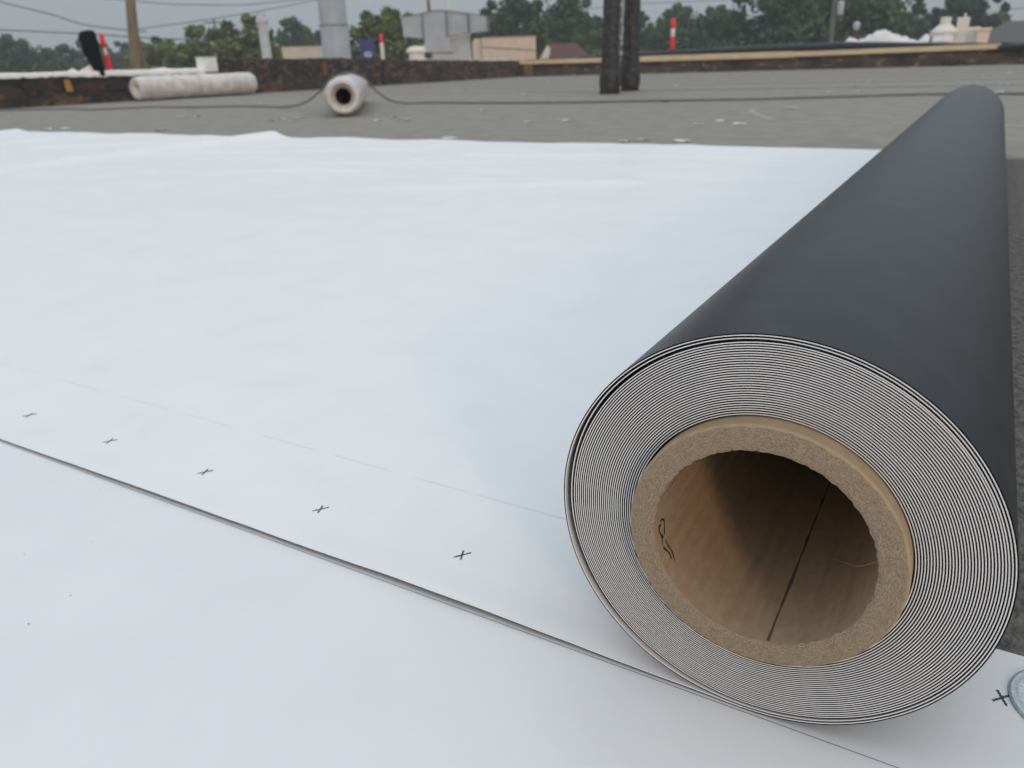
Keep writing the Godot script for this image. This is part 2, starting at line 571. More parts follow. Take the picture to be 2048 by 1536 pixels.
# ------------------------------------------------------------------ walls
# a rough upright slab between two points with a ragged top; tops = [[distance, height], ...]
func ragged_wall(st: SurfaceTool, a: Vector3, b: Vector3, tops: Array, thick: float, sd: int, rough := 0.018) -> void:
	var n := noise(sd, 1.6, 4)
	var dir := (b - a).normalized()
	var side := -dir.cross(Vector3.UP).normalized()
	var length := a.distance_to(b)
	var cols := int(length / 0.07)
	var front := []
	var back := []
	for r in 9:
		front.append([])
	var capr := [[], []]
	for i in cols + 1:
		var s := length * i / cols
		var h := 0.0
		for k in tops.size() - 1:
			if s >= tops[k][0]:
				h = lerpf(tops[k][1], tops[k + 1][1], clampf((s - tops[k][0]) / maxf(0.001, tops[k + 1][0] - tops[k][0]), 0, 1))
		h += 0.016 * n.get_noise_2d(s * 2.0, 70.0) + 0.01 * n.get_noise_2d(s * 9.0, 33.0)
		for r in 9:
			var y := h * r / 8.0
			var off := rough * n.get_noise_2d(s * 3.0, y * 7.0) + rough * 0.6 * n.get_noise_2d(s * 11.0, y * 20.0)
			front[r].append(a + dir * s + Vector3.UP * (y - 0.003) - side * off)
		capr[0].append(front[8][-1])
		capr[1].append(a + dir * s + Vector3.UP * (h - 0.01) + side * thick)
		back.append(a + dir * s + side * thick + Vector3.UP * -0.003)
	surface(st, front, 1)
	surface(st, capr, 2)
	surface(st, [capr[1], back], 3)
	flat(st)
	for e in [0, cols]:
		quad(st, front[0][e], front[8][e], capr[1][e], back[e])

func wall_image(length: float, height: float, sd: int, kind: String) -> ImageTexture:
	var w := 1024
	var h := 96
	var img := Image.create(w, h, false, Image.FORMAT_RGB8)
	var a := noise(sd, 1.0, 4)
	var b := noise(sd + 1, 1.0, 3)
	var c := noise(sd + 2, 1.0, 3)
	for yy in h:
		for xx in w:
			var s := length * xx / w
			var y := height * yy / h
			var n1 := a.get_noise_2d(s * 0.75, y * 2.2)
			var n2 := b.get_noise_2d(s * 2.2, y * 4.5)
			var n3 := c.get_noise_2d(s * 0.8 + 50.0, y * 2.0)
			var n4 := 0.6 * b.get_noise_2d(s * 9.0, y * 14.0 + 9.0)
			var k := Vector3(0.040, 0.026, 0.019)
			k = k.lerp(Vector3(0.085, 0.052, 0.032), smoothstep(-0.15, 0.35, n1 + n2 * 0.4))
			k = k.lerp(Vector3(0.020, 0.0165, 0.017), smoothstep(0.0, 0.25, n3 + n2 * 0.5))
			if kind == "left":
				# peeled black felt along the foot and rusty red primer above it
				k = k.lerp(Vector3(0.09, 0.020, 0.017), 0.8 * smoothstep(0.12, 0.32, n2 + n3 * 0.5 + 0.05) * smoothstep(0.30, 0.12, y + n4 * 0.08))
				k = k.lerp(Vector3(0.016, 0.015, 0.018), smoothstep(0.03, -0.03, y - 0.09 - 0.22 * n1 - 0.06 * n2))
				k = k.lerp(Vector3(0.14, 0.085, 0.035), 0.7 * smoothstep(0.35, 0.5, n2 - n3 * 0.4) * smoothstep(0.15, 0.25, y))
			elif kind == "mid":
				k = k.lerp(Vector3(0.018, 0.016, 0.018), 0.85 * smoothstep(0.02, -0.06, y - 0.26 - 0.5 * n1 - 0.12 * n2))
				k = k.lerp(Vector3(0.15, 0.09, 0.055), 0.55 * smoothstep(0.30, 0.5, n2 + n1 * 0.3))
				k = k.lerp(Vector3(0.30, 0.24, 0.19), 0.8 * smoothstep(0.30, 0.36, n4 - y * 0.3))
			else:
				k = k.lerp(Vector3(0.075, 0.052, 0.043), 0.6)
				k = k.lerp(Vector3(0.22, 0.175, 0.145), 0.75 * smoothstep(0.25, 0.45, n2 + n4 * 0.5 - 0.2))
				k = k.lerp(Vector3(0.03, 0.024, 0.022), 0.7 * smoothstep(0.1, 0.4, n3))
			k *= 1.25 * (1.0 + 0.3 * n4)
			img.set_pixel(xx, h - 1 - yy, lin(k.x, k.y, k.z))
	return ImageTexture.create_from_image(img)

# ------------------------------------------------------------------ small builders
func scrap(x: float, z: float, i: int) -> void:
	var st := tool()
	var r := RandomNumberGenerator.new()
	r.seed = 900 + i
	var w := r.randf_range(0.055, 0.10)
	var d := r.randf_range(0.04, 0.075)
	var rows := [[], [], []]
	var turn := r.randf() * TAU
	for a in 3:
		for b in 4:
			var q := Vector2((b / 3.0 - 0.5) * w * r.randf_range(0.8, 1.15), (a / 2.0 - 0.5) * d * r.randf_range(0.8, 1.15)).rotated(turn)
			rows[a].append(Vector3(q.x, 0.002 + r.randf_range(0.0, 0.006), q.y))
	surface(st, rows, 1)
	var under := []
	for row in rows:
		var u := []
		for p in row:
			u.append(p - Vector3(0, 0.0016, 0))
		under.append(u)
	surface(st, under, 2, true)
	var o := obj("paper_scrap", st, M.scrap if i % 3 else M.scrap_dull, null)
	o.position = Vector3(x, -0.004, z)
	tag(o, "small pale scrap of torn material lying on the grey roof", "scrap", "scraps littering the grey roof")

func wrapped_roll(called: String, label: String, a: Vector3, b: Vector3, rad: float, hole: float, sd: int) -> Node3D:
	var root := thing(called, label, "membrane roll")
	var n := noise(sd, 1.0, 4)
	var d := (b - a).normalized()
	var bs := ring_basis(d)
	var length := a.distance_to(b)
	var st := tool()
	var rows := []
	var steps := 46
	for i in steps + 1:
		var s := length * i / steps
		var row := []
		var endr := minf(s, length - s)
		var rr := rad - 0.022 * pow(clampf(1.0 - endr / 0.035, 0, 1), 2.0)
		for k in 41:
			var t := TAU * (k % 40) / 40.0
			var c := Vector2(cos(t), sin(t))
			var wr := 0.006 * n.get_noise_3d(c.x * 1.5, c.y * 1.5, s * 6.0) + 0.005 * n.get_noise_3d(c.x * 5.0, c.y * 5.0, s * 2.0)
			row.append(a + d * s + (bs.x * c.x + bs.y * c.y) * (rr + wr))
		rows.append(row)
	surface(st, rows, 1)
	obj("plastic_wrap", st, M.wrap, root)
	for e in [0, 1]:
		var f := tool()
		var p: Vector3 = a if e == 0 else b
		var o: Vector3 = -d if e == 0 else d
		var prof := [[rad - 0.022, 0.0], [rad * 0.8, 0.012], [rad * 0.62, 0.008], [hole * 1.45, -0.012], [hole, -0.06]]
		var rr := []
		for q in prof:
			var row := []
			for k in 41:
				var t := TAU * (k % 40) / 40.0
				var c := Vector2(cos(t), sin(t))
				var j := 1.0 + 0.06 * n.get_noise_3d(c.x * 2.0, c.y * 2.0, q[0] * 9.0 + e * 7.0)
				row.append(p + o * q[1] + (bs.x * c.x + bs.y * c.y) * (q[0] * (1.0 if q[0] > rad * 0.85 else j)))
			rr.append(row)
		surface(f, rr, 1)
		obj("folded_wrap_end", f, M.wrap_end, root)
	var tub := tool()
	var pa := a + d * 0.05
	var pb := b - d * 0.05
	tube(tub, [pa, pb], [hole], 24, false)
	obj("core", tub, M.kraft_plain, root)
	return root

func marker_post(label: String, base: Vector3, h: float, lean: Vector2, bands: Array, rad: float) -> void:
	var root := thing("marker_post", label, "marker post", base, 0.0, "red and white marker posts along the parapet")
	var ax := Vector3(lean.x, h, lean.y)
	for b in bands:
		var st := tool()
		var r: float = rad * b[3]
		var p0: Vector3 = ax * b[0]
		var p1: Vector3 = ax * b[1]
		tube(st, [p0, p0.lerp(p1, 0.06), p0.lerp(p1, 0.94), p1], [r * 0.92, r, r, r * (0.5 if b[1] >= 1.0 else 0.92)], 14)
		obj("red_band" if b[2] == 0 else "white_band", st, M.signal_red if b[2] == 0 else M.white_paint, root)
	var ft := tool()
	lathe(ft, [Vector2(0.0, 0.03), Vector2(rad * 1.7, 0.028), Vector2(rad * 2.3, 0.0)], 14)
	obj("foot", ft, M.white_paint if bands[0][2] == 1 else M.dark_plastic, root)

func wire(label: String, pts: Array, rad: float) -> void:
	var c := Curve3D.new()
	for i in pts.size():
		var p: Vector3 = pts[i]
		var t: Vector3 = (pts[mini(i + 1, pts.size() - 1)] - pts[maxi(i - 1, 0)]) / 6.0
		c.add_point(p, -t, t)
	var q := []
	for p in c.tessellate(4, 1.0):
		q.append(p)
	var st := tool()
	tube(st, q, [rad], 5, false)
	tag(obj("overhead_wire", st, M.cable_black), label, "wire", "overhead wires")

# =================================================================== scene
func _ready() -> void:
	# ---------------- camera
	var cam := Camera3D.new()
	cam.name = "camera"
	add_child(cam)
	cam.position = Vector3(0.0704, 0.3674, 0.3772)
	cam.rotation = Vector3(deg_to_rad(-22.402), deg_to_rad(30.838), deg_to_rad(-1.9715))
	cam.keep_aspect = Camera3D.KEEP_HEIGHT
	var at := CameraAttributesPhysical.new()
	at.frustum_focal_length = 24.274
	at.frustum_focus_distance = 0.46
	at.frustum_near = 0.02
	at.frustum_far = 2000.0
	at.exposure_aperture = 11.0
	cam.attributes = at
	cam.fov = 52.62
	cam.near = 0.02
	cam.far = 2000.0
	cam.current = true
	# ---------------- sky: overcast, three times brighter overhead than at the horizon
	var env := Environment.new()
	env.background_mode = Environment.BG_SKY
	env.tonemap_mode = Environment.TONE_MAPPER_LINEAR
	env.tonemap_exposure = 1.0
	var sky := Sky.new()
	var sm := ProceduralSkyMaterial.new()
	sm.sky_horizon_color = lin(0.258, 0.287, 0.303)
	sm.sky_top_color = lin(0.86, 0.945, 1.03)
	sm.sky_curve = 0.6
	sm.ground_horizon_color = lin(0.16, 0.17, 0.17)
	sm.ground_bottom_color = lin(0.10, 0.10, 0.10)
	sm.sun_angle_max = 0.5
	sm.sky_energy_multiplier = 1.10
	sky.sky_material = sm
	env.sky = sky
	env.sdfgi_enabled = true
	env.ssao_enabled = true
	env.ssil_enabled = true
	env.fog_enabled = true
	env.fog_density = 0.0028
	env.fog_light_color = lin(0.60, 0.66, 0.70)
	var we := WorldEnvironment.new()
	we.name = "environment"
	we.environment = env
	add_child(we)
	# ---------------- low hazy sun behind the camera on the right
	var sun := DirectionalLight3D.new()
	sun.name = "sun"
	add_child(sun)
	sun.look_at_from_position(Vector3.ZERO, Vector3(-0.705, -0.295, -0.645), Vector3.UP)
	sun.light_color = Color(1.0, 0.84, 0.69)
	sun.light_energy = 0.27
	sun.light_angular_distance = 10.0
	sun.shadow_enabled = true
	make_materials()
	build_setting()
	build_roll()
	build_lower_sheet()
	build_parapets()
	build_roof_things()
	build_beyond()
	for o in find_children("*", "MeshInstance3D", true, false):
		o.cast_shadow = GeometryInstance3D.SHADOW_CASTING_SETTING_ON

func make_materials() -> void:
	M.white_tpo = mat(0.80, 0.79, 0.78, 0.5, 0.4)
	var sheet_tex := noise_tex(3, 0.006, [lin(0.778, 0.778, 0.775), lin(0.795, 0.795, 0.795), lin(0.805, 0.805, 0.805), lin(0.815, 0.815, 0.812)], [0.06, 0.2, 0.5, 0.85], 1024, 7)
	M.white_tpo_sheet = triplanar(with_normal(textured(sheet_tex, 0.42), normal_tex(9, 0.02, 1.2, 512, 5), 0.12), 0.9)
	M.white_tpo_sheet.metallic_specular = 0.4
	var shaded_sheet_tex := noise_tex(4, 0.006, [lin(0.735, 0.74, 0.745), lin(0.755, 0.76, 0.765), lin(0.768, 0.772, 0.775)], [0.1, 0.5, 0.85], 1024, 7)  # shade of the person behind the camera put into this darker white
	M.white_tpo_shaded = triplanar(with_normal(textured(shaded_sheet_tex, 0.48), normal_tex(10, 0.02, 1.2, 512, 5), 0.12), 0.9)
	M.black_tpo = triplanar(with_normal(textured(noise_tex(14, 0.01, [lin(0.0115, 0.0140, 0.0185), lin(0.0140, 0.0170, 0.0225), lin(0.022, 0.025, 0.030)], [0.2, 0.62, 0.92], 1024, 7), 0.38), normal_tex(15, 0.012, 2.0, 512, 5), 0.10), 1.3)
	M.black_tpo.metallic_specular = 0.34
	M.black_cut = mat(0.009, 0.009, 0.010, 0.9, 0.15)
	M.ink = mat(0.045, 0.055, 0.065, 0.7)
	M.pale_ink = mat(0.755, 0.76, 0.765, 0.7)
	M.line_ink = mat(0.16, 0.15, 0.15, 0.7)
	# cardboard
	var img := Image.create(512, 256, false, Image.FORMAT_RGB8)
	var f1 := noise(41, 1.0, 4)
	var f2 := noise(42, 1.0, 4)
	for y in 256:
		for x in 512:
			var a := TAU * x / 512.0
			var n := f1.get_noise_3d(cos(a) * 3.0, sin(a) * 3.0, y * 0.06)
			var q := f2.get_noise_3d(cos(a) * 8.0, sin(a) * 8.0, y * 0.22)
			var k := Vector3(0.31, 0.235, 0.160) * (1.0 + 0.30 * n + 0.55 * q)
			if q < -0.32:
				k *= 0.55
			img.set_pixel(x, y, lin(clampf(k.x, 0, 1), clampf(k.y, 0, 1), clampf(k.z, 0, 1)))
	var fibre_tex := ImageTexture.create_from_image(img)
	M.kraft_face = with_normal(textured(fibre_tex, 0.95), normal_tex(43, 0.08, 6.0, 512, 4), 0.8)
	M.kraft_face.uv1_scale = Vector3(1, 1.6, 1)
	M.kraft_outer = triplanar(textured(noise_tex(44, 0.02, [lin(0.335, 0.238, 0.147), lin(0.375, 0.268, 0.168)], [0.25, 0.75]), 0.8), 12.0)
	M.kraft_inner = textured(noise_tex(45, 0.012, [lin(0.335, 0.238, 0.147), lin(0.375, 0.268, 0.168)], [0.25, 0.75], 512, 6), 0.75)
	M.kraft_plain = mat(0.30, 0.19, 0.10, 0.85)
	M.seam_dark = mat(0.11, 0.073, 0.042, 0.9)
	M.marker_brown = mat(0.045, 0.022, 0.012, 0.8)
	M.fibre = mat(0.55, 0.43, 0.29, 0.8)
	# roof
	var roof_tex := noise_tex(51, 0.010, [lin(0.214, 0.194, 0.166), lin(0.236, 0.215, 0.185), lin(0.258, 0.236, 0.204)], [0.2, 0.5, 0.8], 1024, 4)
	M.roof = triplanar(with_normal(textured(roof_tex, 0.82), normal_tex(52, 0.03, 3.0, 512, 4), 0.06), 0.4)
	M.felt = triplanar(with_normal(textured(noise_tex(55, 0.02, [lin(0.085, 0.080, 0.072), lin(0.125, 0.118, 0.106), lin(0.165, 0.155, 0.140)], [0.2, 0.5, 0.85], 1024, 6), 0.9), normal_tex(56, 0.08, 5.0, 512, 4), 0.5), 2.2)  # darker, mottled tone of the roof patch beside the roll
	M.roof_lap = triplanar(textured(noise_tex(53, 0.012, [lin(0.185, 0.175, 0.160), lin(0.215, 0.203, 0.187)], [0.2, 0.8], 512, 5), 0.82), 0.7)
	M.chalk = triplanar(textured(noise_tex(54, 0.03, [lin(0.27, 0.25, 0.22), lin(0.38, 0.345, 0.28), lin(0.43, 0.39, 0.32)], [0.3, 0.45, 0.8], 512, 4), 0.95), 5.0)
	M.scrap = mat(0.74, 0.75, 0.77, 0.7)
	M.scrap_dull = mat(0.52, 0.50, 0.48, 0.8)
	M.grit = mat(0.06, 0.055, 0.05, 0.9)
	# metal and plastic
	M.galv = triplanar(textured(noise_tex(61, 0.03, [lin(0.50, 0.54, 0.58), lin(0.62, 0.66, 0.70)], [0.3, 0.7], 256, 3), 0.42), 30.0)
	M.galv.metallic = 0.35
	M.screw = mat(0.10, 0.115, 0.135, 0.45)
	M.screw.metallic = 0.7
	M.duct = triplanar(textured(noise_tex(62, 0.008, [lin(0.33, 0.37, 0.405), lin(0.39, 0.43, 0.465)], [0.25, 0.75], 512, 5), 0.5), 0.4)
	M.duct.metallic = 0.0
	M.duct_pale = triplanar(textured(noise_tex(63, 0.01, [lin(0.42, 0.435, 0.445), lin(0.50, 0.51, 0.52)], [0.25, 0.75], 512, 5), 0.6), 0.5)
	M.duct_seam = mat(0.17, 0.175, 0.18, 0.6)
	M.wrap = triplanar(textured(noise_tex(64, 0.012, [lin(0.50, 0.48, 0.445), lin(0.62, 0.60, 0.575), lin(0.69, 0.67, 0.65)], [0.2, 0.5, 0.8], 512, 2), 0.28), 0.55)
	M.wrap_end = triplanar(textured(noise_tex(65, 0.02, [lin(0.56, 0.535, 0.50), lin(0.68, 0.655, 0.62)], [0.3, 0.7], 256, 4), 0.45), 3.0)
	M.cable_black = mat(0.035, 0.038, 0.045, 0.6)
	M.hose = mat(0.125, 0.128, 0.145, 0.6)
	M.dark_plastic = mat(0.012, 0.014, 0.02, 0.5)
	M.bag = mat(0.005, 0.006, 0.009, 0.7, 0.15)
	M.tar = triplanar(with_normal(textured(noise_tex(66, 0.015, [lin(0.012, 0.012, 0.014), lin(0.034, 0.034, 0.036), lin(0.085, 0.083, 0.085)], [0.2, 0.55, 0.9], 512, 5), 0.6), normal_tex(67, 0.03, 5.0), 0.8), 1.6)
	M.tar_flash = triplanar(textured(noise_tex(68, 0.02, [lin(0.014, 0.013, 0.013), lin(0.03, 0.028, 0.028)], [0.3, 0.7], 256, 4), 0.75), 2.0)
	M.signal_red = mat(0.72, 0.022, 0.030, 0.5)
	M.white_paint = mat(0.74, 0.73, 0.71, 0.55)
	M.cap_white = triplanar(textured(noise_tex(69, 0.01, [lin(0.78, 0.77, 0.74), lin(0.86, 0.855, 0.84)], [0.2, 0.5], 256, 5), 0.6), 1.5)
	M.timber = triplanar(textured(noise_tex(70, 0.01, [lin(0.58, 0.44, 0.25), lin(0.68, 0.54, 0.34), lin(0.74, 0.60, 0.40)], [0.2, 0.5, 0.8], 512, 5), 0.8), 1.0)
	M.timber.uv1_scale = Vector3(0.25, 3.0, 3.0)
	M.membrane_dark = mat(0.010, 0.012, 0.019, 0.4)
	M.sealant_yellow = mat(0.40, 0.21, 0.022, 0.6)
	M.old_timber = mat(0.17, 0.105, 0.062, 0.85)
	M.sealant_ochre = mat(0.17, 0.075, 0.016, 0.7)
	M.blue_sign = mat(0.012, 0.022, 0.16, 0.5)
	M.sign_white = mat(0.6, 0.62, 0.68, 0.6)
	M.stucco = triplanar(textured(noise_tex(71, 0.01, [lin(0.66, 0.535, 0.43), lin(0.74, 0.61, 0.50)], [0.25, 0.75], 512, 5), 0.9), 0.6)
	M.stucco_pale = triplanar(textured(noise_tex(72, 0.01, [lin(0.60, 0.53, 0.43), lin(0.68, 0.61, 0.51)], [0.25, 0.75], 512, 5), 0.9), 0.5)
	M.trim_dark = mat(0.075, 0.055, 0.045, 0.8)
	M.shingle_brown = triplanar(textured(noise_tex(73, 0.03, [lin(0.085, 0.035, 0.022), lin(0.13, 0.058, 0.036)], [0.25, 0.75], 256, 4), 0.9), 0.8)
	M.shingle_grey = triplanar(textured(noise_tex(74, 0.03, [lin(0.075, 0.072, 0.075), lin(0.12, 0.115, 0.115)], [0.25, 0.75], 256, 4), 0.9), 0.8)
	M.vent_white = mat(0.72, 0.67, 0.61, 0.6)
	M.vent_pink = mat(0.76, 0.55, 0.45, 0.7)
	M.tarp = mat(0.70, 0.70, 0.71, 0.4)
	M.pole_wood = triplanar(textured(noise_tex(75, 0.02, [lin(0.15, 0.115, 0.068), lin(0.235, 0.185, 0.115)], [0.25, 0.75], 256, 5), 0.9), 1.0)
	M.pole_wood.uv1_scale = Vector3(3.0, 0.3, 3.0)
	M.pole_grey = mat(0.15, 0.15, 0.14, 0.8)
	M.bark = mat(0.07, 0.052, 0.038, 0.95)
	M.leaf = StandardMaterial3D.new()
	M.leaf.vertex_color_use_as_albedo = true
	M.leaf.roughness = 0.75
	M.leaf.cull_mode = BaseMaterial3D.CULL_DISABLED
	M.leaf.backlight_enabled = true
	M.leaf.backlight = lin(0.03, 0.045, 0.012)
	M.ground = triplanar(textured(noise_tex(76, 0.02, [lin(0.045, 0.06, 0.025), lin(0.09, 0.10, 0.05)], [0.3, 0.7], 512, 5), 0.95), 0.05)

func build_setting() -> void:
	var g := tool()
	flat(g)
	quad(g, Vector3(-700, -5, -700), Vector3(700, -5, -700), Vector3(700, -5, 700), Vector3(-700, -5, 700))
	setting(obj("ground", g, M.ground), "green ground far below and beyond the flat roof", "ground")
	var r := tool()
	box(r, Vector3(-2.0, -2.504, -7.5), Vector3(21.6, 5.0, 29.0))
	var roof := obj("roof", r, M.roof)
	setting(roof, "old weathered grey flat roof surface strewn with scraps", "roof")
	# patch of darker, mottled roof tone beside the roll
	var fp := tool()
	var fn := noise(85, 1.0, 4)
	var fr := []
	for i in 40:
		var z := lerpf(-0.06, -2.95, i / 39.0)
		var row := []
		for j in 30:
			var x := lerpf(0.02, 2.6, j / 29.0)
			var zz := z
			if i == 39:
				zz += 0.12 * fn.get_noise_1d(x * 4.0)
			row.append(Vector3(x + (0.1 * fn.get_noise_1d(z * 3.0) if j == 29 else 0.0), -0.0032, zz))
		fr.append(row)
	surface(fp, fr, 1, true)
	obj("dark_roof_patch", fp, M.felt, roof).set_meta("label", "darker mottled patch on the grey roof beside the roll")
	# lap joints of the old roofing: thin overlapping strips
	for k in 6:
		var z := -9.6 - 1.9 * k
		var st := tool()
		var rows := [[], []]
		var n := noise(80 + k, 0.6, 3)
		for i in 60:
			var x := -12.2 + 20.0 * i / 59.0
			rows[0].append(Vector3(x, -0.001, z - 0.16 + 0.02 * n.get_noise_1d(x * 2.0)))
			rows[1].append(Vector3(x, -0.001, z + 0.03 * n.get_noise_1d(x * 2.0 + 30)))
		surface(st, rows, 1)
		obj("lap_strip", st, M.roof_lap, roof)

func build_lower_sheet() -> void:
	var root := thing("membrane_sheet", "white membrane sheet already laid, lapped under the roll's near end", "membrane sheet")
	var st := tool()
	var x0 := -9.5
	var x1 := 3.0
	var rows := [[], [], [], []]
	var n := noise(91, 1.0, 3)
	for i in 251:
		var x := lerpf(x0, x1, i / 250.0)
		var e := 0.0004 * n.get_noise_1d(x * 3.0)
		rows[0].append(Vector3(x, -0.0012, -0.1302 + e))
		rows[1].append(Vector3(x, 0.0, -0.1302 + e))
		rows[2].append(Vector3(x, 0.0, 0.9))
		rows[3].append(Vector3(x, 0.0, 3.0))
	surface(st, [rows[1], rows[0]], 2, false)
	st.set_smooth_group(1)
	surface(st, [rows[3], rows[2], rows[1]], 1)
	obj("face", st, M.white_tpo_shaded, root)
	var bk := tool()
	box(bk, Vector3((x0 + x1) * 0.5, -0.0026, 1.435), Vector3(x1 - x0, 0.0024, 3.1304))
	obj("backing", bk, M.black_tpo, root)
	var ln := tool()
	flat(ln)
	for k in 60:
		var xa := 1.6 - 0.06 * k
		quad(ln, Vector3(xa, 0.00025, 0.00185 - 0.00022), Vector3(xa, 0.00025, 0.00185 + 0.00022), Vector3(xa - 0.06, 0.00025, 0.00185 + 0.00022), Vector3(xa - 0.06, 0.00025, 0.00185 - 0.00022))
	obj("guide_line", ln, M.line_ink, root)
	for k in 4:
		var cx := 0.1359 + 0.1531 * k
		var cr := tool()
		flat(cr)
		for d in [[-0.0022, -0.0062, 0.0028, 0.0058], [-0.0045, 0.0048, 0.0042, -0.0045]]:
			var a := Vector2(cx + d[0], -0.0828 + d[1])
			var b := Vector2(cx + d[2], -0.0828 + d[3])
			var side := (b - a).normalized().orthogonal()
			for i in 12:
				var w := 0.00085 if i % 2 == 0 else 0.0005
				var p := a.lerp(b, i / 12.0)
				var q := a.lerp(b, (i + 1) / 12.0)
				quad(cr, Vector3(p.x + side.x * w, 0.0003, p.y + side.y * w), Vector3(q.x + side.x * w, 0.0003, q.y + side.y * w), Vector3(q.x - side.x * w, 0.0003, q.y - side.y * w), Vector3(p.x - side.x * w, 0.0003, p.y - side.y * w))
		obj("printed_cross", cr, M.ink, root)
	# round steel seam plate with its screw
	var pl := thing("fastening_plate", "round galvanised fastening plate screwed to the laid white sheet", "fastening plate", Vector3(0.1728, 0.0, -0.0925))
	var disc := tool()
	lathe(disc, [Vector2(0.0335, 0.0002), Vector2(0.0335, 0.0012), Vector2(0.0322, 0.0018), Vector2(0.0300, 0.0020), Vector2(0.0285, 0.0023), Vector2(0.0260, 0.0023), Vector2(0.0240, 0.0020), Vector2(0.0195, 0.0020), Vector2(0.0180, 0.0012), Vector2(0.0075, 0.0010), Vector2(0.0, 0.0010)], 64)
	obj("disc", disc, M.galv, pl)
	var well := tool()
	lathe(well, [Vector2(0.0180, 0.0014), Vector2(0.0165, 0.0017), Vector2(0.0, 0.0017)], 48)
	obj("well", well, M.screw, pl)
	for k in 4:
		var br := tool()
		var ang := deg_to_rad(155.0 + k * 90.0)
		tube(br, [Vector3(0.0215 * cos(ang), 0.002, 0.0215 * sin(ang)), Vector3(0.0215 * cos(ang), 0.0032, 0.0215 * sin(ang))], [0.0026, 0.0016], 10)
		obj("barb", br, M.screw, pl)
	var sc := tool()
	lathe(sc, [Vector2(0.0055, 0.0017), Vector2(0.0055, 0.003), Vector2(0.004, 0.0042), Vector2(0.0, 0.0046)], 24)
	obj("screw_head", sc, M.screw, pl)
	# grit
	var gr := tool()
	rng.seed = 321
	flat(gr)
	for i in 90:
		var p := Vector3(rng.randf_range(-1.2, 0.4), 0.0005, rng.randf_range(0.015, 0.4))
		var s := 0.00018 + 0.00028 * pow(rng.randf(), 2.0)
		box(gr, p, Vector3(s * rng.randf_range(1.0, 2.4), s, s), Basis(Vector3.UP, rng.randf() * TAU))
	var go := obj("grit", gr, M.grit)
	tag(go, "tiny dark specks of grit on the laid white sheet", "grit")
	go.set_meta("kind", "stuff")

